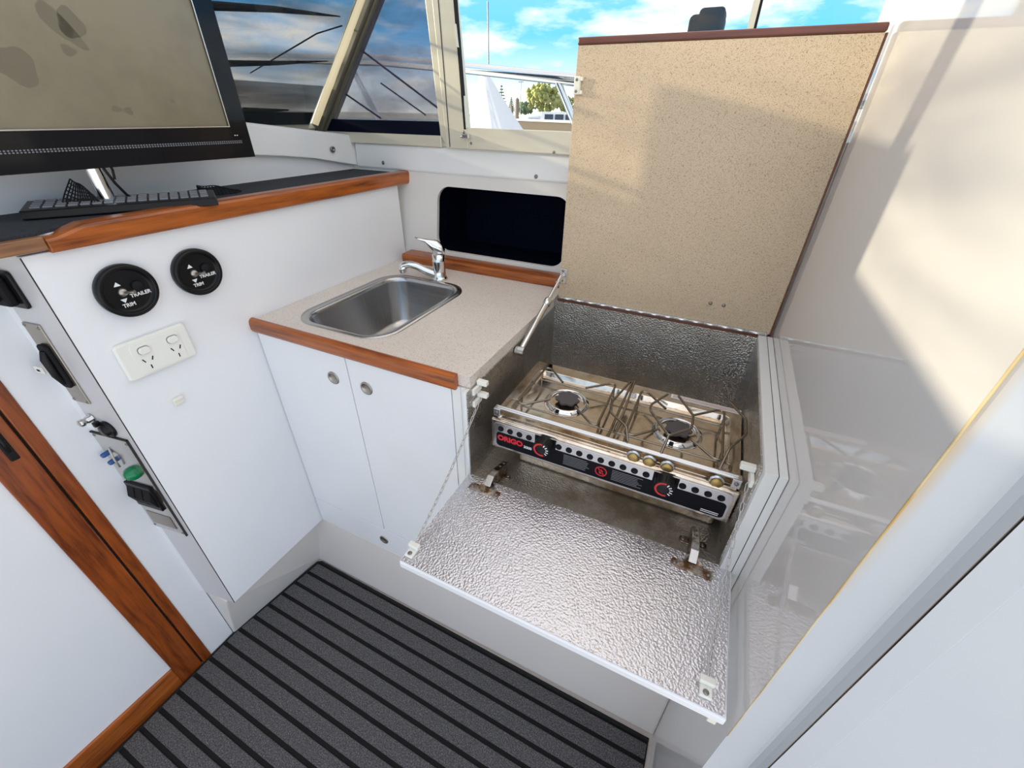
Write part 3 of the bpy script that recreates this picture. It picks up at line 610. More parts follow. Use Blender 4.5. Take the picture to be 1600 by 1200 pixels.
skt = thing('round_socket', 'round black capped socket beside the chrome knob', 'socket', ep(-0.051, 0.832))
B().lathe(ep(-0.051, 0.848), EN, [(0.0, 0), (0.0185, 0), (0.0185, 0.004), (0.016, 0.006), (0.0125, 0.006), (0.012, 0.012), (0.0, 0.013)], 28).build('cap', 'black_plastic', skt)
eplate(-0.067, -0.059, 0.857, 0.868, 0.003, 0.014, 'cap_tab', 'black_plastic', skt, 0.002)
sp_ = thing('switchboard', 'grey metal switchboard with green lamp, blue fuses and black rockers', 'switchboard', ep(-0.07, 0.53))
B().prism([ep(-0.114, 0.534, 0), ep(-0.016, 0.534, 0), ep(-0.016, 0.826, 0), ep(-0.114, 0.826, 0)], EN * 0.003).build('plate', 'steel', sp_, 0.0008)
B().prism([ep(-0.0165, 0.532, 0), ep(-0.0145, 0.532, 0), ep(-0.0145, 0.828, 0), ep(-0.0165, 0.828, 0)], EN * 0.0042).build('plate_edge', 'seam', sp_)
B().prism([ep(-0.1155, 0.825, 0), ep(-0.0145, 0.825, 0), ep(-0.0145, 0.828, 0), ep(-0.1155, 0.828, 0)], EN * 0.0042).build('plate_edge', 'seam', sp_)
gl_ = B().lathe(ep(-0.058, 0.728, 0.003), EN, [(0.0160, 0), (0.0160, 0.004), (0.0145, 0.010), (0.009, 0.016), (0.0, 0.019)], 8).build('indicator_lamp', 'green_knob', sp_, label='green domed indicator lamp')
for (s_, z_) in ((-0.1065, 0.770), (-0.098, 0.752)):
    B().lathe(ep(s_, z_, 0.003), EN, [(0.0055, 0), (0.0055, 0.008), (0.0045, 0.011), (0.0, 0.0115)], 16).build('fuse_cap', 'blue_knob', sp_, label='blue fuse cap')
B().tube([ep(-0.088, 0.79, 0.004), ep(-0.080, 0.765, 0.010), ep(-0.082, 0.742, 0.008)], 0.002, 8).build('toggle', 'dull_steel', sp_)
eplate(-0.108, -0.034, 0.617, 0.690, 0.003, 0.008, 'rocker_frame', 'black_plastic', sp_, 0.001)
for i in range(3):
    s_ = -0.1045 + i * 0.0235
    B().prism([ep(s_, 0.627, 0.008), ep(s_, 0.655, 0.017), ep(s_, 0.682, 0.008)], EU * 0.020).build('rocker_switch', 'black_matte', sp_, 0.001)
eplate(-0.106, -0.034, 0.551, 0.592, 0.003, 0.0042, 'label_plate', 'dull_steel', sp_)
for (s_, z_) in ((-0.109, 0.819), (-0.022, 0.816), (-0.022, 0.541), (-0.109, 0.541)): screw(ep(s_, z_, 0.003), EN, sp_, 0.8)

# ================================================================== SINK CUPBOARD AND WORKTOP
CF = 0.5665
cu = thing('sink_cupboard', 'white two-door cupboard under the sink', 'cabinet', (-0.66, 0.85, 0.2565))
B().box((XL + 0.001, CF + 0.018, 0.2565), (-0.3935, 1.02, 0.70)).build('body', 'white_edge', cu)
B().box((-0.3925, CF + 0.0005, 0.2565), (-0.3725, 1.02, 0.940)).build('side_panel', 'white_edge', cu, 0.001)
for (x0, x1, hx) in ((XL + 0.0025, -0.6685, -0.717), (-0.6655, -0.3945, -0.619)):
    d = B().box((x0, CF, 0.3555), (x1, CF + 0.017, 0.938)).build('door', 'white_laminate', cu, 0.0012)
    B().lathe((hx, CF, 0.8665), (0, -1, 0), [(0.0, 0.0008), (0.0115, 0.0012), (0.0120, 0.0020), (0.0155, 0.0024), (0.0165, 0.0012), (0.0165, 0.0), (0.0, 0.0)], 28).build('push_button_catch', 'rusty_steel' if False else 'dull_steel', d, label='bronze-grey push-button catch')
kp = B().box((XL + 0.0025, CF, 0.2565), (-0.3945, CF + 0.017, 0.3535)).build('drawer_front', 'white_laminate', cu, 0.0012)
B().lathe((-0.677, CF, 0.304), (0, -1, 0), [(0.0, 0.0008), (0.0095, 0.0012), (0.0105, 0.0022), (0.0145, 0.0024), (0.015, 0.0), (0.0, 0.0)], 28).build('push_button_catch', 'dull_steel', kp)

wt = thing('worktop', 'cream speckled worktop with teak edging around the sink', 'worktop', (-0.65, 0.85, 0.94))
so = rrect(-0.872, -0.592, 0.606, 0.990, 0.07, 8)
hole = [(a, b_, 0.942) for a, b_ in rrect(-0.862, -0.602, 0.616, 0.980, 0.062, 8)]
B().ring_fill([(XL + 0.0005, 0.572, 0.942), (-0.353, 0.572, 0.942), (-0.353, 1.153, 0.942), (XL + 0.0005, 1.153, 0.942)], hole, (0, 0, 0.024)).build('slab', 'worktop_laminate', wt)
vs = []; pr = [(0.5725, 0.936), (0.5725, 0.9685), (0.567, 0.9710), (0.561, 0.9695), (0.557, 0.965), (0.5555, 0.958), (0.5555, 0.945), (0.558, 0.938), (0.562, 0.936)]
B().prism([(XL + 0.001 - 0.01, a, b_) for a, b_ in pr], (0.575, 0, 0)).build('front_edging', 'teak_x', wt, 0.0012)
B().prism([(-0.921, 1.104, 0.9662), (-0.921, 1.104, 0.986), (-0.921, 1.109, 0.991), (-0.921, 1.156, 0.993), (-0.921, 1.156, 0.9662)], (0.566, 0, 0)).build('back_fiddle', 'teak_x', wt, 0.0015)

sk = thing('sink', 'stainless steel sink bowl set in the worktop', 'sink', (-0.73, 0.80, 0.80))
bw = rrect(-0.848, -0.612, 0.619, 0.974, 0.055, 8); bm_ = rrect(-0.830, -0.630, 0.645, 0.950, 0.05, 8); bb = rrect(-0.800, -0.655, 0.675, 0.925, 0.04, 8)
def loop(p, z): return [(a, b_, z) for a, b_ in p]
rings = [loop(rrect(-0.873, -0.591, 0.605, 0.991, 0.071, 8), 0.9664), loop(so, 0.9690), loop(rrect(-0.853, -0.607, 0.614, 0.979, 0.058, 8), 0.9690), loop(bw, 0.9660), loop(bw, 0.955), loop(bm_, 0.845), loop(rrect(-0.824, -0.636, 0.651, 0.944, 0.05, 8), 0.830), loop(bb, 0.822)]
nn_ = len(so); b = B(); vs = [q for r_ in rings for q in r_]
fs = [(i * nn_ + k, i * nn_ + (k + 1) % nn_, (i + 1) * nn_ + (k + 1) % nn_, (i + 1) * nn_ + k) for i in range(len(rings) - 1) for k in range(nn_)] + [list(range(len(vs) - nn_, len(vs)))]
b.add(vs, fs, True).build('bowl', 'brushed_steel', sk)
dn = B().lathe((-0.728, 0.86, 0.8222), (0, 0, 1), [(0.030, 0.0), (0.030, 0.002), (0.022, 0.0005), (0.020, -0.001), (0.0, -0.001)], 28).build('drain', 'chrome', sk)

fa = thing('mixer_tap', 'chrome single-lever mixer tap behind the sink', 'tap', (-0.712, 1.012, 0.966))
FX, FY = -0.712, 1.013
B().lathe((FX, FY, 0.9662), (0, 0, 1), [(0.0, 0), (0.0235, 0), (0.0235, 0.004), (0.0205, 0.008), (0.0185, 0.012), (0.0180, 0.052), (0.0185, 0.054), (0.0185, 0.056), (0.0175, 0.058), (0.0178, 0.074), (0.0, 0.074)], 32).build('body', 'chrome', fa)
B().tube([(FX - 0.010, FY - 0.006, 0.981), (FX - 0.035, FY - 0.016, 0.990), (FX - 0.060, FY - 0.026, 1.003), (FX - 0.080, FY - 0.034, 1.009), (FX - 0.096, FY - 0.041, 1.006), (FX - 0.102, FY - 0.0435, 0.999)], [0.0125, 0.0115, 0.0105, 0.010, 0.0105, 0.011], 18).build('spout', 'chrome', fa)
B().lathe((FX - 0.100, FY - 0.043, 0.983), (0, 0, 1), [(0.0, 0), (0.0095, 0), (0.0105, 0.002), (0.0115, 0.008), (0.0125, 0.010), (0.0125, 0.018), (0.0, 0.018)], 24).build('aerator', 'chrome', fa)
lv = B(); vs = []
secs = [(0.020, 0.0, 0.0165, 1.040, 1.056), (0.013, -0.004, 0.0175, 1.040, 1.070), (0.0, 0.0, 0.0185, 1.0405, 1.079), (-0.015, 0.0, 0.0155, 1.046, 1.083), (-0.032, 0.0, 0.0095, 1.072, 1.0845), (-0.050, 0.0, 0.0070, 1.0805, 1.0865), (-0.060, 0.0, 0.0070, 1.083, 1.0895)]
ld = Vector((0.86, 0.50, 0)).normalized(); ln = Vector((-ld.y, ld.x, 0))
for (s_, q, hw, z0, z1) in secs:
    for k in range(12):
        a = 2 * math.pi * k / 12; c = Vector((FX, FY, (z0 + z1) / 2)) + ld * s_
        vs.append(c + ln * hw * math.cos(a) + Vector((0, 0, (z1 - z0) / 2 * math.sin(a))))
fs = [(i * 12 + k, i * 12 + (k + 1) % 12, (i + 1) * 12 + (k + 1) % 12, (i + 1) * 12 + k) for i in range(len(secs) - 1) for k in range(12)] + [list(range(12)), list(range(len(vs) - 12, len(vs)))[::-1]]
lv.add(vs, fs, True).build('lever', 'chrome', fa)

# ================================================================== STOVE COMPARTMENT
FZ = 0.720
bn = thing('stove_compartment', 'compartment lined with stippled aluminium holding the stove', 'cabinet', (-0.1, 0.8, 0.2565))
B().box((-0.3515, 0.555, FZ - 0.012), (0.1435, 1.03, FZ)).build('floor_lining', 'stucco_dirty', bn)
B().box((-0.3525, 0.556, FZ), (-0.3505, 1.03, 0.9410)).build('left_lining', 'stucco_wall', bn)
B().box((-0.3505, 1.028, FZ), (0.1445, 1.031, 0.9600)).build('back_lining', 'stucco_wall', bn)
B().box((0.1425, 0.556, FZ), (0.1445, 1.03, 0.958)).build('right_lining', 'stucco_wall', bn)
B().box((-0.3715, CF, 0.2565), (-0.3615, 1.02, 0.9405)).build('side_board', 'white_edge', bn, 0.001)
B().box((-0.3610, 0.556, 0.7), (-0.3530, 1.03, 0.9405)).build('side_board', 'white_edge', bn, 0.001)
B().box((0.1448, 0.541, 0.2565), (0.1620, 1.030, 0.966)).build('side_board', 'white_edge', bn, 0.0008)
B().box((0.1632, 0.541, 0.2565), (0.1742, 1.030, 0.966)).build('side_board', 'white_edge', bn, 0.0008)
B().box((0.1619, 0.5425, 0.2565), (0.1634, 1.029, 0.9645)).build('board_gap', 'seam', bn)
B().box((-0.3610, CF, 0.2565), (0.1445, CF + 0.018, 0.7075)).build('front_panel', 'white_laminate', bn, 0.001)
B().box((-0.352, 1.0315, 0.70), (0.1742, 1.055, 0.9555)).build('back_board', 'white_edge', bn)
for (px, pz) in ((-0.302, 0.948), (-0.263, 0.938), (-0.165, 0.940), (0.045, 0.944), (0.01, 0.90)): screw((px, 1.0278, pz), (0, -1, 0), bn, 0.8)
for (py, pz) in ((0.98, 0.925), (0.98, 0.912)): screw((-0.3503, py, pz), (1, 0, 0), bn, 0.7)
# white plastic catches on both side walls
def catch(p, s, par):
    B().box((p[0], p[1], p[2]), (p[0] + s * 0.006, p[1] + 0.030, p[2] + 0.014)).build('catch_bracket', 'white_plastic', par, 0.0015)
    B().box((p[0], p[1] + 0.019, p[2] + 0.014), (p[0] + s * 0.022, p[1] + 0.030, p[2] + 0.024)).build('catch_bracket', 'white_plastic', par, 0.0015)
catch((-0.3503, 0.572, 0.926), 1, bn); catch((-0.3503, 0.572, 0.898), 1, bn); catch((0.1423, 0.556, 0.918), -1, bn)

# lid
LY0, LY1 = 1.036, 1.054
LX0, LX1 = -0.3455, 0.1665
lid = B().box((LX0, LY0, 0.9685), (LX1, LY1, 1.5025)).build('lid', 'lid_laminate', bn, 0.0008, label='tan speckled lid standing open behind the stove')
B().box((LX0 - 0.001, LY0 - 0.002, 1.5027), (LX1 + 0.001, LY1 + 0.002, 1.5155)).build('top_edging', 'teak_dark', lid, 0.003)
B().box((LX1 + 0.0002, LY0 + 0.001, 0.962), (LX1 + 0.004, LY1 + 0.002, 1.5025)).build('side_edging', 'teak_dark', lid, 0.001)
B().box((LX0, LY0 - 0.006, 0.9565), (LX1 + 0.004, LY1, 0.9665)).build('bottom_edging', 'teak_dark', lid, 0.001)
hg = B().box((LX0 + 0.002, LY0 - 0.0045, 0.9667), (LX1 - 0.004, LY0 - 0.0002, 0.9725)).build('piano_hinge', 'chrome', lid)
knm = B().lathe((0, 0, 0), (1, 0, 0), [(0.0, 0.0), (0.0022, 0.0), (0.0022, 0.0326), (0.0, 0.0326)], 10).mesh('hinge_knuckle', 'chrome')
for i in range(15): inst(knm, 'hinge_knuckle', (LX0 + 0.006 + i * 0.0332, LY0 - 0.0052, 0.9685), lid)
for px in (0.028, 0.0565):
    B().lathe((px, LY0 - 0.0001, 1.0195), (0, -1, 0), [(0.0042, 0.0), (0.0042, 0.0012), (0.003, 0.0016), (0.0, 0.0017)], 16).build('bolt_head', 'screw', lid)
lt = B().box((-0.345, LY0 - 0.010, 1.420), (-0.331, LY0 - 0.0002, 1.452)).build('catch', 'cream_plastic', lid, 0.002)
for zz in (1.4475, 1.4245): B().box((-0.331, LY0 - 0.010, zz - 0.004), (-0.326, LY0 - 0.0002, zz + 0.003)).build('catch_prong', 'cream_plastic', lid, 0.001)
for zz in (1.446, 1.426): screw((-0.339, LY0 - 0.0102, zz), (0, -1, 0), lid, 0.7)

# lid stay
ST = thing('lid_strut', 'chrome telescopic strut propping the tan speckled lid open', 'strut', (-0.345, 0.78, 0.92))
sa, sb = Vector((-0.337, LY0 - 0.015, 1.029)), Vector((-0.338, 0.772, 0.930))
pt_ = B().box((-0.3450, LY0 - 0.003, 1.008), (-0.3270, LY0 - 0.0002, 1.049)).build('top_plate', 'steel', ST, 0.001)
for zz in (1.0155, 1.0415): screw((-0.3375, LY0 - 0.003, zz), (0, -1, 0), pt_, 0.8)
B().tube([Vector((-0.3375, LY0 - 0.003, 1.029)), Vector((-0.3375, LY0 - 0.016, 1.029))], 0.005, 12).build('top_pivot', 'steel', ST)
B().tube([sa, sa.lerp(sb, 0.36)], 0.0046, 12).build('inner_rod', 'chrome', ST)
B().tube([sa, sa.lerp(sb, 0.09)], 0.0066, 12).build('rod_end', 'chrome', ST)
B().tube([sa.lerp(sb, 0.33), sa.lerp(sb, 0.345), sa.lerp(sb, 0.40), sa.lerp(sb, 0.415)], [0.0080, 0.0098, 0.0098, 0.0080], 14).build('collar', 'chrome', ST)
B().tube([sa.lerp(sb, 0.40), sb], 0.0070, 14).build('outer_tube', 'chrome', ST)
B().tube([sb + Vector((-0.0105, 0, 0)), sb + Vector((0.010, 0, 0))], 0.0108, 16).build('lower_pivot', 'steel', ST)
screw(sb + Vector((0.009, 0, 0)), (1, 0, 0), ST, 1.0)

# drop-front door
DZ = 0.7430
DX0, DX1, DY0, DY1 = -0.3525, 0.1635, 0.3135, 0.5475
dd = B().box((DX0, DY0, DZ - 0.0175), (DX1, DY1, DZ - 0.0015)).build('flap', 'white_laminate', bn, 0.0025, label='flap folded down in front of the stove')
B().box((DX0 + 0.003, DY0 + 0.003, DZ - 0.0014), (DX1 - 0.003, DY1 - 0.002, DZ)).build('metal_facing', 'stucco_bright', dd)
def hinge(cx):
    h = B().prism([(a, b_, DZ + 0.0001) for a, b_ in rrect(cx - 0.033, cx + 0.033, 0.5085, 0.5255, 0.003, 3)], (0, 0, 0.0022)).build('hinge', 'rusty_steel', dd, 0.0005, label='rust-spotted concealed hinge')
    B().lathe((cx + 0.002, 0.524, DZ), (0, 0, 1), [(0.0, 0.001), (0.0145, 0.001), (0.0155, 0.0028), (0.0170, 0.0024), (0.0175, 0.0)], 24).build('hinge_cup', 'rusty_steel', dd)
    B().prism([(cx - 0.007, 0.527, DZ + 0.003), (cx - 0.007, 0.545, DZ + 0.016), (cx - 0.007, 0.566, DZ + 0.014), (cx - 0.007, 0.566, DZ + 0.010), (cx - 0.007, 0.545, DZ + 0.012), (cx - 0.007, 0.530, DZ + 0.002)], (0.014, 0, 0)).build('hinge_knuckle', 'steel', dd, 0.001)
    B().prism([(cx - 0.0065, 0.562, FZ + 0.022), (cx - 0.0065, 0.566, DZ + 0.014), (cx - 0.0065, 0.618, FZ + 0.016), (cx - 0.0065, 0.618, FZ + 0.001), (cx - 0.0065, 0.566, FZ + 0.001)], (0.013, 0, 0)).build('hinge_arm', 'rusty_steel', dd, 0.001)
    B().prism([(a, b_, FZ + 0.0003) for a, b_ in rrect(cx - 0.024, cx + 0.024, 0.584, 0.600, 0.007, 4)], (0, 0, 0.003)).build('hinge_base', 'rusty_steel', dd, 0.0005)
    for dx in (-0.017, 0.017): screw((cx + dx, 0.592, FZ + 0.0033), (0, 0, 1), dd, 1.0)
    for dx in (-0.027, 0.027): screw((cx + dx, 0.516, DZ + 0.0023), (0, 0, 1), dd, 0.9)
    for dy in (0.588, 0.606): screw((cx, dy, FZ + 0.0168 + (0.618 - dy) * 0.40), (0, 0.35, 1), dd, 0.8)
hinge(-0.297); hinge(0.1005)
def fitting(cx, cy):
    f = B().box((cx - 0.008, cy - 0.020, DZ + 0.0001), (cx + 0.008, cy + 0.004, DZ + 0.006)).build('chain_fitting', 'white_plastic', dd, 0.0015, label='white plastic chain fitting')
    B().box((cx - 0.010, cy - 0.006, DZ + 0.006), (cx + 0.010, cy + 0.004, DZ + 0.0145)).build('fitting_head', 'white_plastic', dd, 0.0015)
    screw((cx, cy - 0.014, DZ + 0.0061), (0, 0, 1), dd, 1.0)
fitting(-0.341, 0.345); fitting(0.1355, 0.346)
# underside catch hanging at the right front corner
B().box((DX1 - 0.017, DY0 + 0.004, DZ - 0.034), (DX1 - 0.006, DY0 + 0.016, DZ - 0.0178)).build('under_catch', 'cream_plastic', dd, 0.001)

# chains made of separate links
lm = B(); pts = []
for k in range(21):
    a = 2 * math.pi * k / 20; pts.append((0.0046 * math.cos(a) + (0.0032 if math.cos(a) > 0 else -0.0032), 0.0022 * math.sin(a), 0))
lm.tube(pts, 0.00085, 6, False); LINK = lm.mesh('chain_link', 'steel')
def chain(a, b_, sag, label):
    a = Vector(a); b_ = Vector(b_); c = thing('support_chain', label, 'chain', (a + b_) / 2 + Vector((0, 0, -0.1)), 'flap support chains')
    n = int((b_ - a).length / 0.0118); P = [a.lerp(b_, i / n) - Vector((0, 0, sag * math.sin(math.pi * i / n))) for i in range(n + 1)]
    for i in range(n):
        o = inst(LINK, 'chain_link', (P[i] + P[i + 1]) / 2, c); o.rotation_mode = 'QUATERNION'
        o.rotation_quaternion = (P[i + 1] - P[i]).to_track_quat('X', 'Z') @ Matrix.Rotation(math.pi / 2 * (i % 2) + 0.5, 4, 'X').to_quaternion()
    return c
chain((-0.344, 0.594, 0.908), (-0.341, 0.351, DZ + 0.0145), 0.012, 'steel chain from the sink side of the compartment down to the open flap')
chain((0.138, 0.572, 0.914), (0.1355, 0.352, DZ + 0.0145), 0.030, 'steel chain hanging beside the glossy white panel down to the flap')

# ================================================================== STOVE
sv = thing('camping_stove', 'stained stainless two-burner spirit stove in the compartment', 'stove', (-0.09, 0.73, FZ))
SX0, SX1, SY0, SY1 = -0.3225, 0.1405, 0.600, 0.848
B().box((-0.282, 0.648, FZ + 0.0004), (0.132, 0.835, 0.792)).build('lower_body', 'stained_steel', sv, 0.008, seg=3)
B().prism([(SX0, SY0, 0.789), (SX0, SY0, 0.861), (SX0, SY0 + 0.003, 0.8635), (SX0, SY0 + 0.006, 0.862), (SX0, SY0 + 0.007, 0.846), (SX0, SY0 + 0.027, 0.846), (SX0, SY0 + 0.0295, 0.853), (SX0, SY1, 0.853), (SX0, SY1, 0.789)], (SX1 - SX0, 0, 0)).build('body', 'stained_steel', sv, 0.0015)
tr_ = [(a, b_) for a, b_ in rrect(SX0 + 0.022, SX1 - 0.022, 0.636, 0.812, 0.012, 5)]
to = [(a, b_) for a, b_ in rrect(SX0 + 0.001, SX1 - 0.001, 0.629, SY1, 0.006, 5)]
b = B(); n_ = len(to)
tr2 = [(a, b_) for a, b_ in rrect(SX0 + 0.030, SX1 - 0.030, 0.642, 0.806, 0.010, 5)]
rings = [[(a, q, 0.853) for a, q in to], [(a, q, 0.8695) for a, q in to], [(a, q, 0.8700) for a, q in tr_], [(a, q, 0.8590) for a, q in tr2]]
vs = [q for r_ in rings for q in r_]
b.add(vs, [(i * n_ + k, i * n_ + (k + 1) % n_, (i + 1) * n_ + (k + 1) % n_, (i + 1) * n_ + k) for i in range(3) for k in range(n_)] + [list(range(3 * n_, 4 * n_))], False)
b.build('hob_tray', 'stained_steel', sv, 0.001)
# facia
fs_ = B().prism([(a, SY0 - 0.0018, z) for a, z in rrect(-0.3165, 0.1345, 0.793, 0.8565, 0.009, 5)], (0, 0.0016, 0)).build('facia', 'steel', sv, 0.0004)
B().prism([(a, SY0 - 0.0023, z) for a, z in rrect(-0.3105, 0.1300, 0.7975, 0.8335, 0.0075, 5)], (0, 0.0004, 0)).build('black_decal', 'decal_black', fs_)
for kx in (-0.203, 0.026):
    B().box((kx - 0.022, SY0 - 0.0022, 0.832), (kx + 0.022, SY0 - 0.0019, 0.8565)).build('black_decal', 'decal_black', fs_)
hm = B().lathe((0, 0, 0), (0, -1, 0), [(0.0062, 0.0), (0.0062, 0.0010), (0.0055, 0.0010), (0.0053, 0.0002), (0.0, 0.0002)], 20).mesh('vent_hole', 'black_matte')
for i in range(21):
    hx = -0.3005 + i * 0.0209
    if abs(hx + 0.203) < 0.024 or abs(hx - 0.026) < 0.024: continue
    inst(hm, 'vent_hole', (hx, SY0 - 0.0019, 0.8427), fs_)
text('ORIGO', 0.0175, (-0.279, SY0 - 0.0026, 0.8195), (1, 0, 0), (0, 0, 1), 'red_print', fs_, wide=1.0, bold=0.0009, depth=0.0002)
text('3000', 0.009, (-0.2395, SY0 - 0.0026, 0.8155), (1, 0, 0), (0, 0, 1), 'white_print', fs_, depth=0.0002, bold=0.0002)
for (x0, x1) in ((-0.163, -0.108), (-0.067, -0.010)):
    for j in range(7):
        e_ = random.uniform(0, 0.010)
        B().box((x0, SY0 - 0.0026, 0.8290 - j * 0.0038), (x1 - e_, SY0 - 0.0022, 0.8276 - j * 0.0038 + 0.0003)).build('small_print', 'grey_print', fs_)
B().lathe((-0.0875, SY0 - 0.0023, 0.8160), (0, -1, 0), [(0.0095, 0.0), (0.0095, 0.0003), (0.0118, 0.0003), (0.0118, 0.0)], 28).build('warning_ring', 'red_print', fs_)
B().prism([(-0.0940, SY0 - 0.0026, 0.8215), (-0.0925, SY0 - 0.0026, 0.8230), (-0.0810, SY0 - 0.0026, 0.8105), (-0.0825, SY0 - 0.0026, 0.8090)], (0, 0.0004, 0)).build('warning_bar', 'red_print', fs_)
B().prism([(-0.0905, SY0 - 0.0026, 0.8105), (-0.0845, SY0 - 0.0026, 0.8105), (-0.0835, SY0 - 0.0026, 0.8175), (-0.0875, SY0 - 0.0026, 0.8215), (-0.0910, SY0 - 0.0026, 0.8175)], (0, 0.0003, 0)).build('warning_symbol', 'red_print', fs_)
for j in range(2):
    B().box((0.0935, SY0 - 0.0026, 0.8065 - j * 0.004), (0.1225, SY0 - 0.0022, 0.8050 - j * 0.004)).build('small_print', 'white_print', fs_)
def knob(kx):
    kz = 0.8425
    k = B().lathe((kx, SY0 - 0.0023, kz), (0, -1, 0), [(0.0, 0), (0.0185, 0), (0.0185, 0.003), (0.0172, 0.004), (0.0172, 0.021), (0.0160, 0.0225), (0.0, 0.0225)], 36).build('control_knob', 'black_plastic', sv)
    Y = SY0 - 0.0023 - 0.0226
    b = B(); n = 26; vs = []
    for i in range(n + 1):
        a = math.radians(80 + 215 * i / n)
        for rr in (0.0118, 0.0152): vs.append((kx + rr * math.cos(a), Y - 0.0003, kz + rr * math.sin(a)))
    b.add(vs, [(2 * i, 2 * i + 1, 2 * i + 3, 2 * i + 2) for i in range(n)]); b.build('dial_arc', 'red_print', k)
    for i in range(5):
        a = math.radians(62 - 25 * i); u = Vector((math.cos(a), 0, math.sin(a))); v = Vector((-u.z, 0, u.x)); c = Vector((kx, Y - 0.0004, kz))
        B().add([c + u * 0.0098 - v * 0.0010, c + u * 0.0150 - v * 0.0010, c + u * 0.0150 + v * 0.0010, c + u * 0.0098 + v * 0.0010], [(0, 1, 2, 3)]).build('dial_mark', 'white_print', k)
    for i in range(16):
        a = 2 * math.pi * i / 16
        B().tube([(kx + 0.0173 * math.cos(a), SY0 - 0.008, kz + 0.0173 * math.sin(a)), (kx + 0.0173 * math.cos(a), SY0 - 0.0235, kz + 0.0173 * math.sin(a))], 0.0011, 6).build('grip_rib', 'black_plastic', k)
knob(-0.203); knob(0.026)
# burners
def burner(cx, cy):
    u = B().lathe((cx, cy, 0.8590), (0, 0, 1), [(0.048, 0.0), (0.047, 0.002), (0.0415, 0.0075), (0.0395, 0.008), (0.038, 0.004), (0.037, -0.003), (0.0, -0.003)], 36).build('burner', 'chrome', sv)
    B().lathe((cx, cy, 0.8535), (0, 0, 1), [(0.0365, 0.0), (0.0365, 0.004), (0.0, 0.004)], 28).build('burner_well', 'black_matte', u)
    pts = []
    for i in range(40):
        a = 2 * math.pi * i / 40; r_ = 0.0240 + 0.0026 * math.cos(7 * a); pts.append((cx + 0.001 + r_ * math.cos(a), cy + 0.003 + r_ * math.sin(a), 0.8655))
    B().prism(pts, (0, 0, 0.004)).build('flame_spreader', 'burnt_iron', u, label='dark scalloped flame spreader')
    for i in range(6):
        a = 2 * math.pi * i / 6 + 0.4
        B().prism([(cx + 0.042 * math.cos(a - 0.09), cy + 0.042 * math.sin(a - 0.09), 0.8655), (cx + 0.042 * math.cos(a + 0.09), cy + 0.042 * math.sin(a + 0.09), 0.8655), (cx + 0.048 * math.cos(a + 0.09), cy + 0.048 * math.sin(a + 0.09), 0.8605), (cx + 0.048 * math.cos(a - 0.09), cy + 0.048 * math.sin(a - 0.09), 0.8605)], (0, 0, 0.0006)).build('air_slot', 'black_matte', u)
burner(-0.204, 0.724); burner(0.026, 0.724)
# pot supports: bent wire frames
def rounded(path, r=0.006, n=4):
    P = [Vector(q) for q in path]; o = [P[0]]
    for i in range(1, len(P) - 1):
        a = (P[i - 1] - P[i]); c = (P[i + 1] - P[i]); ra = min(r, a.length * 0.45); rc = min(r, c.length * 0.45)
        p0 = P[i] + a.normalized() * ra; p1 = P[i] + c.normalized() * rc
        for k in range(n + 1):
            t = k / n; o.append(p0.lerp(P[i], t).lerp(P[i].lerp(p1, t), t))
    return o + [P[-1]]
def wire(name, pts, z=0.888, r=0.0024):
    return B().tube(rounded([(q[0], q[1], q[2] if len(q) > 2 else z) for q in pts]), r, 8).build(name, 'wire_brown', sv)
for (cx, s) in ((-0.1975, 1), (0.0225, 1)):
    wire('pot_support', [(cx - 0.028, 0.754), (cx - 0.070, 0.797), (cx - 0.084, 0.797), (cx - 0.086, 0.640), (cx - 0.070, 0.640), (cx - 0.030, 0.681)])
    wire('pot_support', [(cx + 0.024, 0.755), (cx + 0.068, 0.797), (cx + 0.080, 0.797), (cx + 0.082, 0.640), (cx + 0.068, 0.640), (cx + 0.026, 0.678)])
    for dx in (-0.085, 0.081):
        wire('support_leg', [(cx + dx, 0.775, 0.888), (cx + dx, 0.775, 0.8595)]); wire('support_leg', [(cx + dx, 0.660, 0.888), (cx + dx, 0.660, 0.8595)])
wire('cross_rod', [(-0.2845, 0.773), (0.106, 0.773)], 0.869, 0.0022); wire('cross_rod', [(-0.2845, 0.658), (0.106, 0.658)], 0.869, 0.0022)
# adjustable pan clamps
wire('pan_clamp', [(-0.0885, 0.796), (-0.1055, 0.705), (-0.099, 0.668), (-0.0625, 0.638), (-0.0525, 0.612, 0.893)], 0.905)
wire('pan_clamp', [(-0.0840, 0.800, 0.906), (-0.0880, 0.705, 0.893), (-0.0885, 0.612, 0.889)], 0.900)
wire('pan_clamp', [(-0.0800, 0.798, 0.908), (-0.0790, 0.700, 0.889), (-0.0830, 0.650, 0.880)], 0.900)
wire('pan_clamp', [(0.0122, 0.785), (0.046, 0.729), (0.0468, 0.686), (0.0117, 0.646), (-0.0318, 0.710), (-0.0334, 0.730), (-0.0090, 0.782)], 0.905)
wire('pan_clamp', [(0.0117, 0.646, 0.905), (0.0070, 0.610, 0.891)], 0.9)
wire('pan_clamp', [(0.1075, 0.810), (0.1375, 0.760), (0.1380, 0.713), (0.1115, 0.657), (0.1015, 0.612, 0.892)], 0.905)
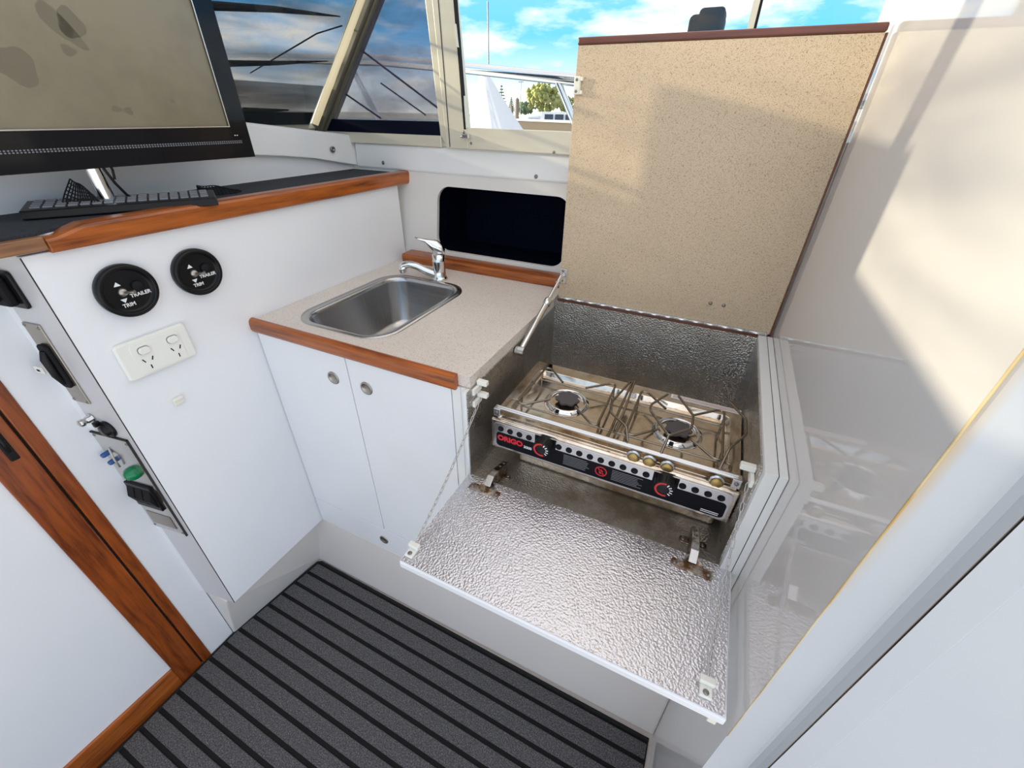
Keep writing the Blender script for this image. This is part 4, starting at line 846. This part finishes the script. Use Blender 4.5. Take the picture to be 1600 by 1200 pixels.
# front rail with clamp nuts and end brackets
rl = B().tube([(-0.312, 0.611, 0.886), (0.131, 0.611, 0.886)], 0.0048, 14).build('front_rail', 'steel', sv)
for ex in (-0.315, 0.128):
    eb = B().box((ex - 0.004, 0.602, 0.869), (ex + 0.010, 0.618, 0.887)).build('rail_bracket', 'steel', sv, 0.001)
    screw((ex + 0.003, 0.6018, 0.879), (0, -1, 0), eb, 0.9)
for nx in (-0.0365, -0.0085, 0.0225, 0.1030):
    nt_ = B().lathe((nx, 0.605, 0.868), (0, -1, 0), [(0.0, 0.004), (0.0085, 0.0045), (0.0095, 0.003), (0.0095, 0.0), (0.0, 0.0)], 24).build('clamp_nut', 'brass', sv, label='round brass clamp nut')
    B().lathe((nx, 0.6075, 0.8690), (0, -1, 0), [(0.0, 0.002), (0.0120, 0.002), (0.0128, 0.0), (0.0, 0.0)], 24).build('washer', 'steel', nt_)
# printed warning strip on the back ledge and end returns of the tray rail
ws_ = B().box((-0.002, 0.828, 0.8703), (0.138, 0.844, 0.8707)).build('warning_strip', 'white_edge', sv, label='pale strip of small red warning print')
for j in range(4):
    B().box((0.002, 0.831 + j * 0.003, 0.8708), (0.134 - 0.006 * (j % 2), 0.8322 + j * 0.003, 0.8710)).build('small_print', 'pink_print', ws_)
wire('rail_return', [(0.118, 0.612, 0.884), (0.122, 0.640, 0.884), (0.106, 0.644, 0.884)], 0.884, 0.002)
wire('rail_return', [(-0.302, 0.614, 0.886), (-0.300, 0.650, 0.886), (-0.284, 0.652, 0.886)], 0.886, 0.002)

# ================================================================== OUTSIDE
WZ = -1.2
wa = B().box((-400, 2.2, WZ - 0.2), (300, 260, WZ)).build('water', 'water'); tag(wa, 'calm pale harbour water beyond the boat', 'water', kind='stuff')
rail = thing('bow_rail', 'stainless tube rail outside the clear side window', 'rail', (-0.9, 1.75, 1.1))
RP = [(-3.4, 1.60), (-2.18, 1.59), (-1.42, 1.56), (-1.01, 1.527), (-0.593, 1.488), (-0.2, 1.452), (0.6, 1.38)]
def railp(x):
    for (a0, z0), (a1, z1) in zip(RP, RP[1:]):
        if a0 <= x <= a1: return Vector((x, 1.75, z0 + (z1 - z0) * (x - a0) / (a1 - a0)))
B().tube([railp(q[0]) for q in RP], 0.019, 16).build('top_rail', 'chrome', rail)
for x in (-2.6, -1.62, -0.655):
    p = railp(x); B().tube([p, p + Vector((0.30, 0.0, -0.50))], 0.0125, 14).build('stanchion', 'chrome', rail)
B().box((-3.4, 1.42, 0.80), (0.6, 1.95, 0.97)).build('deck_edge', 'painted_hull', rail)
def at(px_dx, px_dy, dist, z): return Vector((px_dx * dist, px_dy * dist, z))
# pleated white cover hanging from a neighbouring boat
cov = thing('boom_cover', 'pleated white canvas cover draped beyond the rail', 'cover', (-4.2, 7.5, -0.5))
b = B(); ap = Vector((-0.478, 0.878, 0)) * 9 + Vector((0, 0, 1.386 + 0.066 * 9)); n = 40; vs = []
for j in range(6):
    t = j / 5
    for i in range(n):
        a = 2 * math.pi * i / n; r_ = (0.10 + 1.2 * t ** 1.1) * (1 + 0.05 * math.cos(a * 14)); c = ap + Vector((0.35 * t, 0.0, -1.35 * t)); vs.append(c + Vector((r_ * math.cos(a) * 0.62, r_ * math.sin(a) * 0.5, 0)))
b.add(vs, [(j * n + i, j * n + (i + 1) % n, (j + 1) * n + (i + 1) % n, (j + 1) * n + i) for j in range(5) for i in range(n)] + [list(range(n))], True).build('canvas', 'canvas_white', cov)
B().tube([ap + Vector((0.1, 0, -0.1)), ap + Vector((0.1, 0, 0.9))], 0.012, 6).build('whip_aerial', 'screw', cov)
# moored boats
def boat(loc, L, ang, label, cabin=1.0, hullmat='painted_hull'):
    t_ = thing('moored_boat', label, 'boat', loc, 'boats moored in the marina'); loc = Vector(loc)
    ca, sa_ = math.cos(ang), math.sin(ang)
    def P(u, v, z): return loc + Vector((u * ca - v * sa_, u * sa_ + v * ca, z))
    secs = [(-0.5, 0.16, 0.95), (-0.2, 0.17, 0.95), (0.15, 0.165, 1.05), (0.35, 0.11, 1.2), (0.5, 0.01, 1.4)]; vs = []
    for (u, w_, h) in secs: vs += [P(u * L, -w_ * L * 0.7, 0), P(u * L, -w_ * L, h * L * 0.11), P(u * L, w_ * L, h * L * 0.11), P(u * L, w_ * L * 0.7, 0)]
    fs = [(i * 4 + k, i * 4 + (k + 1) % 4, (i + 1) * 4 + (k + 1) % 4, (i + 1) * 4 + k) for i in range(4) for k in range(4)] + [(0, 1, 2, 3), (16, 19, 18, 17)]
    B().add(vs, fs).build('hull', hullmat, t_)
    h0 = 0.105 * L; h1 = h0 + 0.10 * L * cabin
    B().add([P(-0.3 * L, -0.12 * L, h0), P(0.22 * L, -0.12 * L, h0), P(0.22 * L, 0.12 * L, h0), P(-0.3 * L, 0.12 * L, h0), P(-0.27 * L, -0.10 * L, h1), P(0.08 * L, -0.10 * L, h1), P(0.08 * L, 0.10 * L, h1), P(-0.27 * L, 0.10 * L, h1)],
            [(0, 3, 2, 1), (4, 5, 6, 7), (0, 1, 5, 4), (1, 2, 6, 5), (2, 3, 7, 6), (3, 0, 4, 7)]).build('cabin', 'painted_hull', t_)
    for s in (-1, 1):
        for k in range(3):
            u0 = (-0.24 + 0.11 * k) * L; za, zb = h0 + 0.35 * (h1 - h0), h0 + 0.8 * (h1 - h0)
            B().prism([P(u0, s * 0.117 * L, za), P(u0 + 0.09 * L, s * 0.117 * L, za), P(u0 + 0.09 * L, s * 0.106 * L, zb), P(u0, s * 0.106 * L, zb)], (P(0, s * 0.004 * L, 0) - P(0, 0, 0))).build('cabin_window', 'dark_glass', t_)
    return t_
def dirp(dx, dy, d): return (dx * d, dy * d, WZ)
boat(dirp(-0.325, 0.945, 70), 13, 0.3, 'white motor boat moored at the right edge of the harbour view', 1.1)
boat(dirp(-0.395, 0.92, 95), 10, -0.4, 'white motor boat moored behind the timber piles', 1.2)
boat(dirp(-0.415, 0.91, 120), 9, 0.2, 'small white boat moored left of the piles', 1.3)
boat(dirp(-0.365, 0.931, 110), 9, 0.6, 'small white boat moored under the rounded yellow-green tree', 1.3)
boat(dirp(-0.384, 0.923, 78), 9, 1.1, 'small white boat moored right of the timber piles', 1.3)
boat(dirp(-0.345, 0.939, 130), 12, 0.1, 'long white boat moored furthest away at the right', 1.4)
boat(dirp(-0.60, 0.80, 14), 8, 0.9, 'white motor boat seen through the violet shade mesh', 1.3)
boat(dirp(-0.77, 0.635, 18), 9, 0.4, 'white motor boat seen through the windscreen mesh', 1.3)
# timber piles and pier
for (dx, d, hh, r_, lab) in ((-0.4195, 78, 4.3, 0.35, 'thick dark timber pile standing in the harbour'), (-0.4285, 84, 3.4, 0.22, 'thinner timber pile left of the thick one')):
    v = Vector((dx, math.sqrt(1 - dx * dx), 0)) * d
    p = thing('timber_pile', lab, 'pile', (v.x, v.y, WZ), 'harbour piles')
    B().tube([(v.x, v.y, WZ), (v.x, v.y, WZ + hh)], [r_, r_ * 0.85], 10).build('shaft', 'timber_pile', p)
    B().lathe((v.x, v.y, WZ + hh), (0, 0, 1), [(r_ * 0.95, 0), (0.0, r_ * 0.9)], 10).build('cap', 'timber_pile', p)
pr_ = thing('timber_pier', 'low timber pier wall of upright posts across the harbour', 'pier', (-18, 52, WZ))
pa_, pb_ = Vector((-0.418, 0.908, 0)) * 64, Vector((-0.25, 0.968, 0)) * 50
pm = B().box((-0.22, -0.2, 0), (0.22, 0.2, 1.75)).mesh('pier_post', 'timber_pile')
for i in range(44): inst(pm, 'pier_post', pa_.lerp(pb_, i / 43) + Vector((0, 0, WZ)), pr_)
du = (pb_ - pa_).normalized(); dn_ = Vector((-du.y, du.x, 0))
B().prism([pa_ + Vector((0, 0, WZ + 1.75)) - dn_ * 0.4, pb_ + Vector((0, 0, WZ + 1.75)) - dn_ * 0.4, pb_ + Vector((0, 0, WZ + 1.75)) + dn_ * 1.4, pa_ + Vector((0, 0, WZ + 1.75)) + dn_ * 1.4], (0, 0, 0.22)).build('pier_deck', 'concrete', pr_)
# shore
sh = B().box((-330, 165, WZ), (180, 260, WZ + 1.6)).build('shore', 'concrete'); tag(sh, 'low pale shore along the far side of the harbour', 'shore')
def crown(c, rx, rz, seed, n=150):
    random.seed(seed); b = B()
    for i in range(n):
        a = random.uniform(0, 2 * math.pi); u = random.uniform(-1, 1); r_ = random.uniform(0.55, 1.0); s_ = math.sqrt(1 - u * u)
        p = Vector(c) + Vector((rx * r_ * s_ * math.cos(a), rx * r_ * s_ * math.sin(a), rz * r_ * u)); q = random.uniform(0.10, 0.2) * rx
        b.add([p + Vector((q, 0, 0)), p + Vector((0, q, 0)), p + Vector((-q, 0, 0)), p + Vector((0, -q, 0)), p + Vector((0, 0, q)), p + Vector((0, 0, -q))], [(0, 1, 4), (1, 2, 4), (2, 3, 4), (3, 0, 4), (1, 0, 5), (2, 1, 5), (3, 2, 5), (0, 3, 5)])
    return b
def tree(dx, d, rx, rz, zc, mt, lab, seed):
    v = Vector((dx, math.sqrt(1 - dx * dx), 0)) * d; t_ = thing('tree', lab, 'tree', (v.x, v.y, WZ + 1.6), 'trees along the shore')
    crown((v.x, v.y, zc), rx, rz, seed).build('foliage', mt, t_); B().tube([(v.x, v.y, WZ + 1.6), (v.x, v.y, zc)], [0.4, 0.2], 8).build('trunk', 'bark', t_)
tree(-0.371, 200, 7.5, 4.6, 6.6, 'leaf_yellow', 'rounded yellow-green tree on the far shore', 1)
tree(-0.322, 205, 4.2, 3.0, 4.0, 'leaf_yellow', 'smaller yellow-green tree right of the rounded one', 2)
tree(-0.405, 215, 4.5, 2.2, 3.2, 'leaf_dark', 'low dark tree left of the rounded tree', 3)
tree(-0.455, 222, 4.0, 2.4, 4.0, 'leaf_dark', 'low dark tree at the foot of the tall pine', 4)
def pine(dx, d, h, lab, seed):
    random.seed(seed); v = Vector((dx, math.sqrt(1 - dx * dx), 0)) * d; t_ = thing('pine_tree', lab, 'tree', (v.x, v.y, WZ + 1.6), 'pines along the shore'); b = B()
    for j in range(9):
        z = WZ + 3.2 + (h - 3.2) * j / 9; r_ = 0.26 * h * (1 - j / 9.5)
        for k in range(7):
            a = 2 * math.pi * k / 7 + j * 0.5; u = Vector((math.cos(a), math.sin(a), 0)); s_ = Vector((-u.y, u.x, 0)) * r_ * 0.22; c = Vector((v.x, v.y, z))
            b.add([c + Vector((0, 0, 0.3)), c + u * r_ * 0.6 + s_, c + u * r_ + Vector((0, 0, 0.25)), c + u * r_ * 0.6 - s_, c + u * r_ * 0.5 + Vector((0, 0, 0.45))], [(0, 1, 4), (1, 2, 4), (2, 3, 4), (3, 0, 4), (0, 3, 2, 1)])
    b.build('foliage', 'leaf_dark', t_); B().tube([(v.x, v.y, WZ + 1.6), (v.x, v.y, WZ + h)], [0.35, 0.06], 8).build('trunk', 'bark', t_)
pine(-0.4475, 200, 12.0, 'tall pine left of the lamp post on the far shore', 7)
pine(-0.4300, 225, 8.5, 'short pine between the tall pine and the lamp post', 8)
pine(-0.3700, 230, 14.5, 'pine top rising behind the rounded yellow-green tree', 9)
lpv = Vector((-0.4135, math.sqrt(1 - 0.4135 ** 2), 0)) * 190
lpt = thing('lamp_post', 'tall thin lamp post on the far shore', 'lamp post', (lpv.x, lpv.y, WZ + 1.6))
B().tube([(lpv.x, lpv.y, WZ + 1.6), (lpv.x, lpv.y, WZ + 12.2)], 0.14, 8).build('mast', 'screw', lpt)
B().box((lpv.x - 1.0, lpv.y - 0.2, WZ + 12.1), (lpv.x + 1.0, lpv.y + 0.2, WZ + 12.35)).build('lamp_head', 'screw', lpt)
# dark capped box standing outside behind the lid
bo = thing('deck_box', 'black plastic housing outside the window above the lid edge', 'housing', (-0.17, 1.5, 0.97))
B().box((-0.198, 1.475, 0.9705), (-0.112, 1.55, 1.606)).build('housing', 'black_matte', bo, 0.012, seg=3)
B().box((-0.176, 1.470, 1.55), (-0.114, 1.552, 1.617)).build('cap', 'black_matte', bo, 0.010, seg=3)
print('objects', len(bpy.data.objects))
